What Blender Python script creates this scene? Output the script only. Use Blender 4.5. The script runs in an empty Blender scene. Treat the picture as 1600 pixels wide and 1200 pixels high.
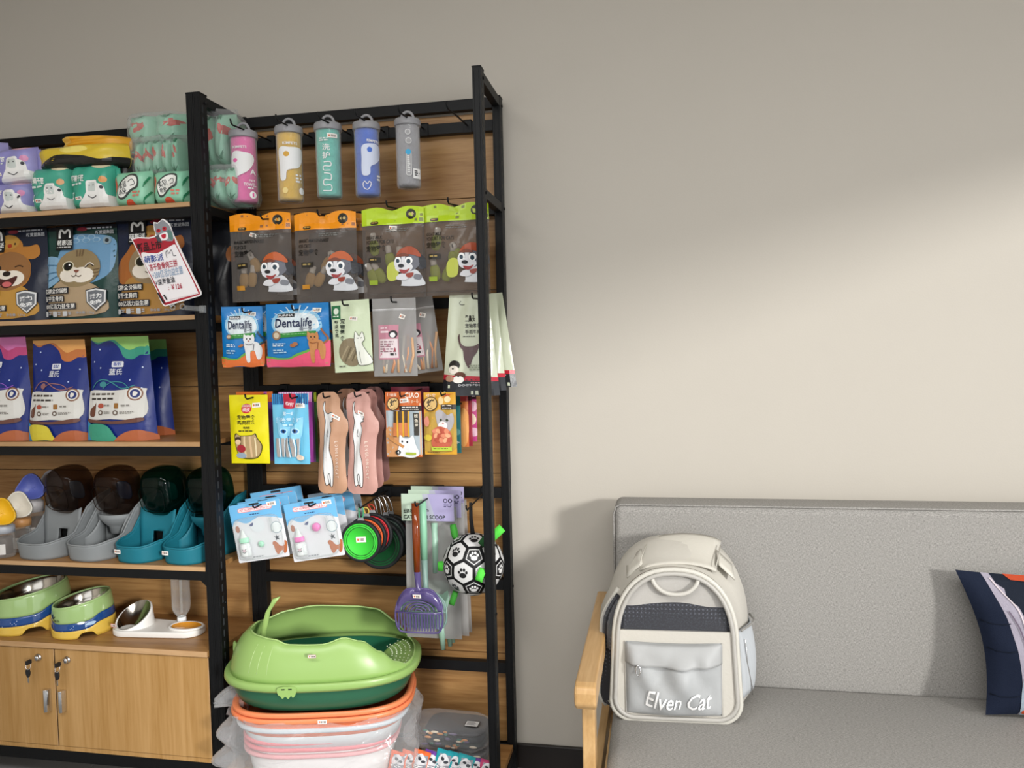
import bpy, math, random
from mathutils import Vector, Matrix, noise
from mathutils.geometry import tessellate_polygon
PI = math.pi
# ---------------------------------------------------------------- camera, world, sun, exposure
F_PX, YAW, PITCH, ROLL, CAM = 1203.55, .1889, -.0470, -.0231, Vector((0, -2.4725, 1.40))
def cam_axes():
    cy, sy, cp, sp = math.cos(YAW), math.sin(YAW), math.cos(PITCH), math.sin(PITCH)
    f = Vector((-sy*cp, cy*cp, sp)); r = Vector((cy, sy, 0)); u = r.cross(f)
    cr, sr = math.cos(ROLL), math.sin(ROLL)
    return f, r*cr + u*sr, u*cr - r*sr
FW, RT, UP = cam_axes()
def at(px, py, Y):
    """point of the plane y=Y seen at a pixel of the 1600x1200 photograph"""
    d = FW + RT*((px-800)/F_PX) - UP*((py-600)/F_PX)
    return CAM + d*((Y-CAM.y)/d.y)
S = bpy.context.scene; C = S.collection
cd = bpy.data.cameras.new('camera'); cam = bpy.data.objects.new('camera', cd); C.objects.link(cam)
cd.sensor_width = 36; cd.lens = 36*F_PX/1600; cd.clip_start = .02
m = Matrix((RT, UP, -FW)).transposed().to_4x4(); m.translation = CAM; cam.matrix_world = m
S.camera = cam
W = bpy.data.worlds.new('world'); S.world = W; W.use_nodes = True
W.node_tree.nodes['Background'].inputs[0].default_value = (.95, .97, 1, 1)
W.node_tree.nodes['Background'].inputs[1].default_value = 2.0
def lamp(name, kind, loc, aim, energy, col, **k):
    l = bpy.data.lights.new(name, kind); l.energy = energy; l.color = col
    for a, b in k.items(): setattr(l, a, b)
    o = bpy.data.objects.new(name, l); C.objects.link(o); o.location = loc
    o.rotation_euler = Vector(aim).to_track_quat('-Z', 'Y').to_euler(); return o
lamp('sun', 'SUN', (6, -6, 4), (-1, 1, -.29), 2.85, (1, .985, .95), angle=math.radians(6.5))
lamp('side_window_daylight', 'AREA', (2.66, -2.7, 1.2), (-1, 0, 0), 5, (1, .985, .95), shape='RECTANGLE', size=4.2, size_y=2.0)
lamp('overhead_fill_light', 'AREA', (.0, -2.85, 2.96), (0, 0, -1), 135, (1, .99, .965), shape='RECTANGLE', size=3.8, size_y=.9)  # added overhead fill, out of view, to brighten the seat and wall
lamp('front_fill_light', 'AREA', (-.9, -5.44, 1.5), (0, 1, 0), 4, (1, .975, .93), shape='RECTANGLE', size=3.4, size_y=1.9)  # added fill light behind the camera, in the unseen front opening
S.view_settings.view_transform = 'Standard'; S.view_settings.look = 'None'
S.view_settings.gamma = 1; S.view_settings.use_curve_mapping = False
S.view_settings.exposure = -.30
# ---------------------------------------------------------------- colour and materials
def lin(h):
    if not isinstance(h, str): return h
    o = []
    for i in (0, 2, 4):
        c = int(h[i:i+2], 16)/255
        o.append(c/12.92 if c <= .04045 else ((c+.055)/1.055)**2.4)
    return (*o, 1)
MT = {}
def mat(name, rough=.5, col=None, metal=0, bump=0, bscale=60, alpha=None, tint=None, spec=.5, coat=0, var=0, vscale=8, sheen=0):
    m = bpy.data.materials.new(name); m.use_nodes = True; nt = m.node_tree; N = nt.nodes; L = nt.links
    b = N['Principled BSDF']; b.inputs['Roughness'].default_value = rough; b.inputs['Metallic'].default_value = metal
    b.inputs['Specular IOR Level'].default_value = spec; b.inputs['Coat Weight'].default_value = coat
    tc = N.new('ShaderNodeTexCoord')
    if col is None:
        a = N.new('ShaderNodeAttribute'); a.attribute_name = 'Col'; src = a.outputs['Color']
    else:
        a = N.new('ShaderNodeRGB'); a.outputs[0].default_value = lin(col); src = a.outputs[0]
    if var:
        n = N.new('ShaderNodeTexNoise'); n.inputs['Scale'].default_value = vscale; L.new(tc.outputs['Object'], n.inputs['Vector'])
        mr = N.new('ShaderNodeMapRange'); mr.inputs[3].default_value = 1-var; mr.inputs[4].default_value = 1+var
        L.new(n.outputs[0], mr.inputs[0])
        mx = N.new('ShaderNodeVectorMath'); mx.operation = 'SCALE'; L.new(src, mx.inputs[0]); L.new(mr.outputs[0], mx.inputs['Scale']); src = mx.outputs[0]
    L.new(src, b.inputs['Base Color'])
    if bump:
        n = N.new('ShaderNodeTexNoise'); n.inputs['Scale'].default_value = bscale; n.inputs['Detail'].default_value = 3
        L.new(tc.outputs['Object'], n.inputs['Vector'])
        bp = N.new('ShaderNodeBump'); bp.inputs['Strength'].default_value = bump; bp.inputs['Distance'].default_value = .004
        L.new(n.outputs[0], bp.inputs['Height']); L.new(bp.outputs[0], b.inputs['Normal'])
    if alpha is not None:
        tr = N.new('ShaderNodeBsdfTransparent'); tr.inputs[0].default_value = lin(tint or 'ffffff')
        mx = N.new('ShaderNodeMixShader'); lw = N.new('ShaderNodeLayerWeight'); lw.inputs[0].default_value = .25
        mr = N.new('ShaderNodeMapRange'); mr.inputs[3].default_value = alpha; mr.inputs[4].default_value = min(1, alpha+.5)
        L.new(lw.outputs['Facing'], mr.inputs[0]); L.new(mr.outputs[0], mx.inputs[0])
        L.new(tr.outputs[0], mx.inputs[1]); L.new(b.outputs[0], mx.inputs[2])
        L.new(mx.outputs[0], N['Material Output'].inputs[0])
    MT[name] = m; return m
mat('print', .32, bump=.25, bscale=45)
mat('paper', .6)
mat('satin', .42, bump=.5, bscale=30, spec=.4)
mat('plastic', .33)
mat('rubber', .55, spec=.3)
mat('glossy', .12, coat=.3)
mat('towel', .95, bump=1, bscale=90, spec=.1, var=.18, vscale=40)
mat('cloth', .8, bump=.3, bscale=400, spec=.2)
mat('black_metal', .5, '0d0e10', bump=.05, bscale=300, spec=.25)
mat('steel', .16, 'b9b4ac', metal=1)
mat('chrome', .12, 'dcdcdc', metal=1)
mat('clear', .05, 'ffffff', alpha=.07, tint='f4f6f6', spec=.8)
mat('tube_clear', .08, 'ffffff', alpha=.10, tint='f6f6f8', spec=.8)
mat('film', .22, 'e4e4e6', alpha=.30, tint='f2f2f2', bump=.8, bscale=22, spec=.8)
mat('film_thin', .15, 'f4f4f6', alpha=.10, tint='fafafa', bump=.8, bscale=26, spec=1)
mat('wrapfilm', .15, 'f0f1f3', alpha=.16, tint='fafafa', bump=.6, bscale=30, spec=1)
mat('frosted', .35, 'c9c7c5', alpha=.44, tint='dcdcdc', spec=.6)
mat('smoke_film', .2, '9a9490', alpha=.20, tint='d6d0ca', bump=.9, bscale=25, spec=.8)
mat('smoky_brown', .06, '2a211e', alpha=.10, tint='c4b8b0', spec=.9)
mat('smoky_green', .06, '04201c', alpha=.16, tint='6aa898', spec=.9)
mat('amber', .1, '8a3d12', alpha=.75, tint='b05020', spec=.8)
mat('violet_clear', .15, '655890', alpha=.66, tint='a89cc8', spec=.8)
mat('bag_window', .1, 'c8ccd4', alpha=.03, tint='f0f0f2', spec=.9)
mat('pu', .45, bump=.15, bscale=120)
def grain(name, a, b, scale, rough=.4):
    m = bpy.data.materials.new(name); m.use_nodes = True; nt = m.node_tree; N = nt.nodes; L = nt.links; P = N['Principled BSDF']
    P.inputs['Roughness'].default_value = rough; P.inputs['Specular IOR Level'].default_value = .35
    tc = N.new('ShaderNodeTexCoord'); mp = N.new('ShaderNodeMapping'); mp.inputs['Scale'].default_value = scale
    L.new(tc.outputs['Object'], mp.inputs[0])
    n1 = N.new('ShaderNodeTexNoise'); n1.inputs['Scale'].default_value = 1; n1.inputs['Detail'].default_value = 5; n1.inputs['Distortion'].default_value = .9
    n2 = N.new('ShaderNodeTexNoise'); n2.inputs['Scale'].default_value = 5; n2.inputs['Detail'].default_value = 3; n2.inputs['Distortion'].default_value = .3
    L.new(mp.outputs[0], n1.inputs[0]); L.new(mp.outputs[0], n2.inputs[0])
    ad = N.new('ShaderNodeMath'); ad.operation = 'MULTIPLY_ADD'; ad.inputs[1].default_value = .45; L.new(n2.outputs[0], ad.inputs[0]); L.new(n1.outputs[0], ad.inputs[2])
    cr = N.new('ShaderNodeValToRGB'); cr.color_ramp.elements[0].position = .5; cr.color_ramp.elements[1].position = .95
    cr.color_ramp.elements[0].color = lin(a); cr.color_ramp.elements[1].color = lin(b)
    L.new(ad.outputs[0], cr.inputs[0]); L.new(cr.outputs[0], P.inputs['Base Color'])
    bp = N.new('ShaderNodeBump'); bp.inputs['Strength'].default_value = .12; bp.inputs['Distance'].default_value = .002
    L.new(ad.outputs[0], bp.inputs['Height']); L.new(bp.outputs[0], P.inputs['Normal'])
    MT[name] = m
grain('wood_h', '875f36', 'b08856', (2.2, 10, 34))
grain('wood_v', 'a47c47', 'b9925f', (34, 10, 1.8))
grain('wood_top', '8d6236', 'ad8250', (2.2, 30, 10))
grain('edge_band', 'b08a60', 'c4a078', (3, 20, 20))
grain('ash_wood', 'b38c5a', 'c8a474', (30, 2.5, 14), .35)
def weave():
    m = bpy.data.materials.new('weave'); m.use_nodes = True; nt = m.node_tree; N = nt.nodes; L = nt.links; P = N['Principled BSDF']
    P.inputs['Roughness'].default_value = .95; P.inputs['Specular IOR Level'].default_value = .1
    tc = N.new('ShaderNodeTexCoord'); out = []
    for sc in ((150, 600, 800), (800, 600, 150), (12, 12, 12)):
        mp = N.new('ShaderNodeMapping'); mp.inputs['Scale'].default_value = sc; L.new(tc.outputs['Object'], mp.inputs[0])
        n = N.new('ShaderNodeTexNoise'); n.inputs['Scale'].default_value = 1; n.inputs['Detail'].default_value = 2; L.new(mp.outputs[0], n.inputs[0]); out.append(n.outputs[0])
    a = N.new('ShaderNodeMath'); a.operation = 'ADD'; L.new(out[0], a.inputs[0]); L.new(out[1], a.inputs[1])
    a2 = N.new('ShaderNodeMath'); a2.operation = 'MULTIPLY_ADD'; a2.inputs[1].default_value = .5; a2.inputs[2].default_value = 0; L.new(a.outputs[0], a2.inputs[0])
    cr = N.new('ShaderNodeValToRGB'); cr.color_ramp.elements[0].position = .35; cr.color_ramp.elements[1].position = .75
    cr.color_ramp.elements[0].color = lin('787673'); cr.color_ramp.elements[1].color = lin('b6b3ae')
    mr = N.new('ShaderNodeMapRange'); L.new(a2.outputs[0], cr.inputs[0]); L.new(cr.outputs[0], P.inputs['Base Color'])
    bp = N.new('ShaderNodeBump'); bp.inputs['Strength'].default_value = .35; bp.inputs['Distance'].default_value = .001
    L.new(a.outputs[0], bp.inputs['Height']); L.new(bp.outputs[0], P.inputs['Normal']); MT['weave'] = m
weave()
mat('wall_paint', .75, 'bcb6ac', bump=.06, bscale=180, var=.02, vscale=3, spec=.25)
mat('ceiling_paint', .9, 'd8d5d0', bump=.03); mat('tile', .35, '868686', var=.12, vscale=6); mat('grout', .9, 'a8a8a4', var=.1)
mat('skirting', .3, '1a1412', var=.1)
# ---------------------------------------------------------------- mesh builder
class B:
    def __init__(s, mat='plastic', col='808080'): s.v = []; s.f = []; s.m = []; s.c = []; s.mat = mat; s.col = col; s.sm = []
    def face(s, idx, smooth=True): s.f.append(idx); s.m.append(s.mat); s.c.append(lin(s.col)); s.sm.append(smooth)
    def quadgrid(s, P, closeu=False, smooth=True, colf=None):
        n, k = len(P), len(P[0]); o = len(s.v)
        for r in P: s.v.extend(tuple(p) for p in r)
        for i in range(n-1):
            for j in range(k if closeu else k-1):
                j2 = (j+1) % k
                if colf: s.col = colf(i, j)
                s.face((o+i*k+j, o+i*k+j2, o+(i+1)*k+j2, o+(i+1)*k+j), smooth)
        return s
    def box(s, a, b):
        (x0, y0, z0), (x1, y1, z1) = a, b; o = len(s.v)
        s.v += [(x0, y0, z0), (x1, y0, z0), (x1, y1, z0), (x0, y1, z0), (x0, y0, z1), (x1, y0, z1), (x1, y1, z1), (x0, y1, z1)]
        for q in ((3, 2, 1, 0), (4, 5, 6, 7), (0, 1, 5, 4), (1, 2, 6, 5), (2, 3, 7, 6), (3, 0, 4, 7)): s.face(tuple(o+i for i in q), False)
        return s
    def prism(s, pts, a, b, axis='z', smooth=False):
        """outline pts (2D) swept from a to b along an axis"""
        o = len(s.v); n = len(pts)
        f = {'z': lambda p, t: (p[0], p[1], t), 'y': lambda p, t: (p[0], t, p[1]), 'x': lambda p, t: (t, p[0], p[1])}[axis]
        s.v += [f(p, a) for p in pts] + [f(p, b) for p in pts]
        for i in range(n): j = (i+1) % n; s.face((o+i, o+j, o+n+j, o+n+i), smooth)
        s.face(tuple(o+i for i in range(n))[::-1], False); s.face(tuple(o+n+i for i in range(n)), False); return s
    def lathe(s, prof, n=32, T=None, colf=None, a0=0, a1=2*PI):
        full = abs(a1-a0-2*PI) < 1e-6; k = n if full else n+1; P = []
        for r, z in prof:
            row = [Vector((r*math.cos(a0+(a1-a0)*j/n), r*math.sin(a0+(a1-a0)*j/n), z)) for j in range(k)]
            P.append([T @ p for p in row] if T else row)
        return s.quadgrid(P, full, True, colf)
    def tube(s, path, r, n=8, closed=False, cap=True):
        path = [Vector(p) for p in path]; K = len(path); P = []; up = None
        for i, p in enumerate(path):
            a = path[(i-1) % K] if (closed or i) else p; b = path[(i+1) % K] if (closed or i < K-1) else p
            t = (b-a).normalized()
            if up is None: up = t.orthogonal().normalized()
            up = (up - t*up.dot(t)).normalized(); w = t.cross(up); rr = r[i] if isinstance(r, (list, tuple)) else r
            P.append([p + up*(rr*math.cos(2*PI*j/n)) + w*(rr*math.sin(2*PI*j/n)) for j in range(n)])
        if closed: P.append(P[0])
        s.quadgrid(P, True)
        if cap and not closed:
            o = len(s.v)-K*n; s.face(tuple(o+j for j in range(n))[::-1]); o = len(s.v)-n; s.face(tuple(o+j for j in range(n)))
        return s
    def bar(s, a, b, w, h):
        a, b = Vector(a), Vector(b); t = (b-a).normalized(); u = t.cross(Vector((0, 0, 1)))
        u = (u if u.length > .01 else Vector((1, 0, 0))).normalized(); k = u.cross(t); o = len(s.v)
        for p in (a, b):
            for i, j in ((-1, -1), (1, -1), (1, 1), (-1, 1)): s.v.append(tuple(p + u*(i*w/2) + k*(j*h/2)))
        for q in ((3, 2, 1, 0), (4, 5, 6, 7), (0, 1, 5, 4), (1, 2, 6, 5), (2, 3, 7, 6), (3, 0, 4, 7)): s.face(tuple(o+i for i in q), False)
        return s
    def ell(s, c, r, n=20, k=12, e=2, T=None):
        """superellipsoid"""
        sp = lambda x: math.copysign(abs(x)**(2/e), x); P = []
        for i in range(k+1):
            a = -PI/2 + PI*i/k
            row = [Vector((c[0]+r[0]*sp(math.cos(a))*sp(math.cos(2*PI*j/n)), c[1]+r[1]*sp(math.cos(a))*sp(math.sin(2*PI*j/n)), c[2]+r[2]*sp(math.sin(a)))) for j in range(n)]
            P.append([T @ p for p in row] if T else row)
        return s.quadgrid(P, True)
    def build(s, name, parent=None, loc=None, solid=0, bevel=0, sub=0):
        me = bpy.data.meshes.new(name); me.from_pydata([tuple(v) for v in s.v], [], s.f)
        names = sorted(set(s.m))
        for k in names: me.materials.append(MT[k])
        me.polygons.foreach_set('material_index', [names.index(k) for k in s.m]); me.polygons.foreach_set('use_smooth', s.sm)
        ca = me.color_attributes.new('Col', 'FLOAT_COLOR', 'CORNER'); d = []
        for f, c in zip(s.f, s.c): d.extend(list(c)*len(f))
        ca.data.foreach_set('color', d); me.validate(); me.update()
        o = bpy.data.objects.new(name, me); C.objects.link(o)
        if parent: o.parent = parent
        if loc: o.location = loc
        if bevel:
            q = o.modifiers.new('b', 'BEVEL'); q.width = bevel; q.segments = 3; q.limit_method = 'ANGLE'
        if solid:
            q = o.modifiers.new('s', 'SOLIDIFY'); q.thickness = solid; q.offset = 0
        if sub:
            q = o.modifiers.new('u', 'SUBSURF'); q.levels = q.render_levels = sub
        return o
def tag(o, label, cat, group=None):
    o['label'] = label; o['category'] = cat
    if group: o['group'] = group
    return o
def thing(name, label, cat, loc=(0, 0, 0), rz=0, group=None, ry=0, rx=0):
    o = bpy.data.objects.new(name, None); o.empty_display_size = .05; C.objects.link(o)
    o.location = loc; o.rotation_mode = 'XYZ'; o.rotation_euler = (rx, ry, rz); return tag(o, label, cat, group)
def struct(o): o['kind'] = 'structure'; return o
def sstep(a, b, x):
    t = max(0, min(1, (x-a)/(b-a))); return t*t*(3-2*t)
def spline(pts, n=6, closed=True):
    K = len(pts); out = []
    for i in range(K if closed else K-1):
        g = lambda q: Vector(pts[q % K] if closed else pts[max(0, min(K-1, q))])
        a, b, c, d = g(i-1), g(i), g(i+1), g(i+2)
        for t in range(n):
            t /= n; out.append(tuple(.5*((2*b)+(c-a)*t+(2*a-5*b+4*c-d)*t*t+(3*b-a-3*c+d)*t**3)))
    if not closed: out.append(tuple(pts[-1]))
    return out
# ---------------------------------------------------------------- printed art: flat coloured shapes laid on a surface fn(u, v)
_tc = {}
def textmesh(t, shear=0, bold=0):
    k = (t, shear, bold)
    if k not in _tc:
        c = bpy.data.curves.new('t', 'FONT'); c.body = t; c.resolution_u = 2; c.fill_mode = 'BOTH'; c.dimensions = '2D'; c.shear = shear; c.offset = bold
        o = bpy.data.objects.new('t', c); me = o.to_mesh(); vs = [(v.co.x, v.co.y) for v in me.vertices]; fs = [tuple(p.vertices) for p in me.polygons]
        o.to_mesh_clear(); bpy.data.objects.remove(o); bpy.data.curves.remove(c)
        x0 = min(v[0] for v in vs); x1 = max(v[0] for v in vs); y0 = min(v[1] for v in vs); y1 = max(v[1] for v in vs)
        _tc[k] = ([((x-x0)/(x1-x0 or 1), 1-(y-y0)/(y1-y0 or 1)) for x, y in vs], fs)
    return _tc[k]
def clip(poly, ax, lim, sgn):
    out = []
    for i in range(len(poly)):
        a, b = poly[i], poly[(i+1) % len(poly)]; da = (a[ax]-lim)*sgn; db = (b[ax]-lim)*sgn
        if da >= 0: out.append(a)
        if (da >= 0) != (db >= 0):
            t = da/(da-db); out.append((a[0]+(b[0]-a[0])*t, a[1]+(b[1]-a[1])*t))
    return out
def art(fn, box, items, name='printed_front', parent=None, nu=12, nv=16, eps=.0005, step=.00018, m='print', builder=None):
    """items in the coordinates of box (x0,y0,x1,y1), y down; later ones lie on top"""
    b = builder or B(m); x0, y0, x1, y1 = box
    cache = {}
    def P(u, v, h):
        i, j = min(nu-1, max(0, int(u*nu))), min(nv-1, max(0, int(v*nv))); a, c = u*nu-i, v*nv-j
        q = [cache.get(k) or cache.setdefault(k, corner(k[0]/nu, k[1]/nv)) for k in ((i, j), (i+1, j), (i, j+1), (i+1, j+1))]
        w = ((1-a)*(1-c), a*(1-c), (1-a)*c, a*c); p = Vector((0, 0, 0)); n = Vector((0, 0, 0))
        for (pp, nn), ww in zip(q, w): p += pp*ww; n += nn*ww
        return p + n*h
    def corner(u, v):
        p = Vector(fn(u, v)); d = .004
        a = Vector(fn(min(1, u+d), v)) - Vector(fn(max(0, u-d), v)); c = Vector(fn(u, min(1, v+d))) - Vector(fn(u, max(0, v-d)))
        n = c.cross(a)
        if n.length < 1e-12: n = Vector((0, -1, 0))
        return p, n.normalized()
    U = lambda p: ((p[0]-x0)/(x1-x0), (p[1]-y0)/(y1-y0))
    def poly(pts, col, h):
        b.col = col; uv = [U(p) for p in pts]
        for tri in tessellate_polygon([[Vector((*q, 0)) for q in uv]]): cells([uv[i] for i in tri], h)
    def cells(t, h):
        if True:
            i0 = max(0, int(min(p[0] for p in t)*nu)); i1 = min(nu-1, int(max(p[0] for p in t)*nu))
            j0 = max(0, int(min(p[1] for p in t)*nv)); j1 = min(nv-1, int(max(p[1] for p in t)*nv))
            for i in range(i0, i1+1):
                s1 = clip(clip(t, 0, i/nu, 1), 0, (i+1)/nu, -1)
                if len(s1) < 3: continue
                for j in range(j0, j1+1):
                    q = clip(clip(s1, 1, j/nv, 1), 1, (j+1)/nv, -1)
                    if len(q) < 3: continue
                    A = sum(q[a][0]*q[(a+1) % len(q)][1]-q[(a+1) % len(q)][0]*q[a][1] for a in range(len(q)))
                    if abs(A) < 1e-9: continue
                    if A < 0: q = q[::-1]
                    o = len(b.v); b.v += [P(*w, h) for w in q[::-1]]; b.face(tuple(range(o, o+len(q))), True)
    for k, it in enumerate(items):
        h = eps + k*step; c = it[0]
        if c == 'r': poly([(it[1], it[2]), (it[3], it[2]), (it[3], it[4]), (it[1], it[4])], it[5], h)
        elif c == 'q':                        # rounded rectangle, radius last
            X0, Y0, X1, Y1, col, r = it[1:7]; pts = []
            for cx, cy, a in ((X1-r, Y0+r, -90), (X1-r, Y1-r, 0), (X0+r, Y1-r, 90), (X0+r, Y0+r, 180)):
                for d in (0, 30, 60, 90): pts.append((cx+r*math.cos(math.radians(a+d)), cy+r*math.sin(math.radians(a+d))))
            poly(pts, col, h)
        elif c == 'e':
            rot = math.radians(it[6]) if len(it) > 6 else 0
            pts = []
            for j in range(20):
                X, Y = it[3]*math.cos(j*PI/10), it[4]*math.sin(j*PI/10)
                pts.append((it[1]+X*math.cos(rot)-Y*math.sin(rot), it[2]+X*math.sin(rot)+Y*math.cos(rot)))
            poly(pts, it[5], h)
        elif c == 'p': poly(it[1], it[2], h)
        elif c == 's': poly(spline(it[1], 5), it[2], h)
        elif c == 'l':
            pts = it[1] if len(it[1]) < 3 else spline(it[1], 4, False)
            for a, d in zip(pts, pts[1:]):
                dx, dy = d[0]-a[0], d[1]-a[1]; L = math.hypot(dx, dy) or 1; nx, ny = -dy/L*it[2]/2, dx/L*it[2]/2
                poly([(a[0]+nx, a[1]+ny), (d[0]+nx, d[1]+ny), (d[0]-nx, d[1]-ny), (a[0]-nx, a[1]-ny)], it[3], h)
        elif c == 't':                        # text, box, colour, rotation (deg), shear, bold
            X0, Y0, X1, Y1, col = it[2:7]; rot = it[7] if len(it) > 7 else 0; sh = it[8] if len(it) > 8 else 0; bo = it[9] if len(it) > 9 else .012
            vs, fs = textmesh(it[1], sh, bo); b.col = col; tv = []; cx, cy = (X0+X1)/2, (Y0+Y1)/2; ca, sa = math.cos(math.radians(rot)), math.sin(math.radians(rot))
            w, hh = (X1-X0), (Y1-Y0)
            if rot in (90, -90): w, hh = hh, w
            for x, y in vs:
                X, Y = (x-.5)*w, (y-.5)*hh; tv.append(U((cx+X*ca-Y*sa, cy+X*sa+Y*ca)))
            for f in fs: cells([tv[i] for i in f], h)
        elif c == 'w':                        # illegible small print: rows of short bars (x0,y0,x1,y1,col,rows)
            X0, Y0, X1, Y1, col, n = it[1:7]; rnd = random.Random(int(X0*7+Y0)); rh = (Y1-Y0)/(n*1.7)
            for i in range(n):
                x = X0; y = Y0+i*rh*1.7; end = X1-(X1-X0)*rnd.random()*.3
                while x < end:
                    L = rh*(1.2+rnd.random()*2.4); poly([(x, y), (min(end, x+L), y), (min(end, x+L), y+rh), (x, y+rh)], col, h); x += L+rh*.7
    if builder: return b
    return b.build(name, parent)
def sticker(fn, box, cx, cy, w=10, h=5, parent=None, rot=0, n='price_sticker', red='d06a3a'):
    ca, sa = math.cos(math.radians(rot)), math.sin(math.radians(rot))
    R = lambda a, b, c, d: [(cx+x*ca-y*sa, cy+x*sa+y*ca) for x, y in ((a, b), (c, b), (c, d), (a, d))]
    it = [('p', R(-w/2, -h/2, w/2, h/2), 'f4efe8'), ('p', R(-w*.38, -h*.2, -w*.2, h*.22), red)]
    for i in range(4): it.append(('p', R(-w*.12+i*w*.12, -h*.26, -w*.05+i*w*.12, h*.26), '6a5a55'))
    return art(fn, box, it, n, parent, eps=.0016, step=.00015, m='paper')
# ---------------------------------------------------------------- soft packs
def rowprof(rows):
    def f(v):
        for a, b in zip(rows, rows[1:]):
            if v <= b[0]:
                t = (v-a[0])/(b[0]-a[0]); t = t*t*(3-2*t); return a[1]+(b[1]-a[1])*t, a[2]+(b[2]-a[2])*t
        return rows[-1][1], rows[-1][2]
    return f
def packfn(w, h, D, kind='hang', taper=1, dip=0, wr=1, seed=0, rows=None):
    rf = rowprof(rows) if rows else None; rnd = random.Random(seed)
    ws = [(rnd.uniform(3, 9), rnd.uniform(2, 7), rnd.uniform(0, 6.3), rnd.uniform(.3, 1)) for _ in range(4)]
    def bul(u, v):
        e = max(0, 4*u*(1-u))
        if kind == 'hang': g = max(0, math.sin(PI*max(0, min(1, (v-.12)/.86))))**.6; q = e**.55*g
        elif kind == 'stand': q = e**.4*sstep(.03, .8, v)
        elif kind == 'card': q = 0
        else: q = max(0, 1-abs(2*u-1)**5)**.5*max(0, 1-abs(2*v-1)**5)**.5          # pillow
        n = sum(a*math.sin(fx*u*2+fy*v*2.4+p) for fx, fy, p, a in ws)*.0022*wr*min(1, e*2)*max(0, math.sin(PI*v))**.5
        return D/2*q, n*(0 if kind == 'card' else 1)
    def X(u, v):
        if rf: L, R = rf(v); return (L+(R-L)*u)*w
        k = taper+(1-taper)*v
        if kind == 'pillow': k *= 1-.06*abs(2*v-1)**4
        return (u-.5)*w*k
    def Z(u, v):
        z = h*(1-v)
        if dip: z -= h*dip*(math.exp(-((u-.5)/.14)**2)+.6*(abs(2*u-1)**3))*max(0, 1-v*5)
        return z
    def fr(u, v): q, n = bul(u, v); return (X(u, v), -q-n, Z(u, v))
    def bk(u, v): q, n = bul(u, v); return (X(u, v), q-n, Z(u, v))
    return fr, bk
def packmesh(fr, bk, m, col, nu=12, nv=16):
    b = B(m, col)
    b.quadgrid([[fr(i/nu, j/nv) for i in range(nu, -1, -1)] for j in range(nv+1)])
    b.quadgrid([[bk(i/nu, j/nv) for i in range(nu+1)] for j in range(nv+1)])
    b.quadgrid([[fr(i/nu, 1) for i in range(nu, -1, -1)], [bk(i/nu, 1) for i in range(nu, -1, -1)]])
    b.quadgrid([[bk(i/nu, 0) for i in range(nu, -1, -1)], [fr(i/nu, 0) for i in range(nu, -1, -1)]])
    for s in (0, 1): b.quadgrid([[fr(s, j/nv) for j in (range(nv+1) if s else range(nv, -1, -1))], [bk(s, j/nv) for j in (range(nv+1) if s else range(nv, -1, -1))]])
    return b
def pack(name, label, cat, group, box, Y, D, col, items=(), kind='hang', rz=0, roll=0, taper=1, dip=0, m='print', st=None, base=None, wr=1, seed=None, rows=None, part='pouch', rx=0, nu=12, nv=16):
    x0, y0, x1, y1 = box; xm, ym = (x0+x1)/2, (y0+y1)/2; seed = int(x0*3+y0) if seed is None else seed
    w = (at(x1, ym, Y).x-at(x0, ym, Y).x)/max(.3, math.cos(math.radians(rz))); zt = at(xm, y0, Y).z; zb = at(xm, y1, Y).z
    if base is not None: zb = base
    t = thing(name, label, cat, ((at(x0, ym, Y).x+at(x1, ym, Y).x)/2, Y, zb), math.radians(rz), group, math.radians(roll), math.radians(rx))
    if base is not None and roll: t.location.z += abs(math.sin(math.radians(roll)))*w/2
    fr, bk = packfn(w, zt-zb, D, kind, taper, dip, wr, seed, rows)
    packmesh(fr, bk, m, col, nu, nv).build(part, t)
    if items: art(fr, box, items, 'printed_front', t, nu, nv, m='print' if m not in ('paper', 'satin') else m)
    for s in (st or []): sticker(fr, box, s[0], s[1], s[2] if len(s) > 2 else 11, s[3] if len(s) > 3 else 6, t, s[4] if len(s) > 4 else 0)
    return t, fr, (w, zt-zb)
# ---------------------------------------------------------------- the room
XW0, XW1, YF, ZC = -3.2, 2.6, -5.4, 3.0
struct(B('wall_paint').box((XW0-.1, 0, 0), (XW1+.1, .1, ZC)).build('wall_back'))
struct(B('wall_paint').box((XW0-.1, YF-.1, 0), (XW0, 0, ZC)).build('wall_left'))
b = B('wall_paint'); wy0, wy1, wz0, wz1 = -4.95, -.45, .12, 2.30
b.box((XW1, YF-.1, wz1), (XW1+.1, 0, ZC)); b.box((XW1, YF-.1, 0), (XW1+.1, 0, wz0)); b.box((XW1, YF-.1, wz0), (XW1+.1, wy0, wz1)); b.box((XW1, wy1, wz0), (XW1+.1, 0, wz1))
struct(b.build('wall_right'))
b = B('wall_paint'); fx0, fx1, fz0, fz1 = -2.7, .9, .5, 2.5
b.box((XW0, YF-.1, fz1), (XW1, YF, ZC)); b.box((XW0, YF-.1, 0), (XW1, YF, fz0)); b.box((XW0, YF-.1, fz0), (fx0, YF, fz1)); b.box((fx1, YF-.1, fz0), (XW1, YF, fz1))
struct(b.build('wall_front'))
struct(B('ceiling_paint').box((XW0-.1, YF-.1, ZC), (XW1+.1, .1, ZC+.1)).build('ceiling'))
for n, seg in ((1, [((XW1+.02, y, wz0), (XW1+.08, y+.05, wz1)) for y in (wy0, wy1-.05)]), (2, [((x, YF-.08, fz0), (x+.05, YF-.02, fz1)) for x in (fx0, fx1-.05)])):
    b = B('black_metal')
    for s in seg: b.box(*s)
    struct(b.build('window_%d' % n))
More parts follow.
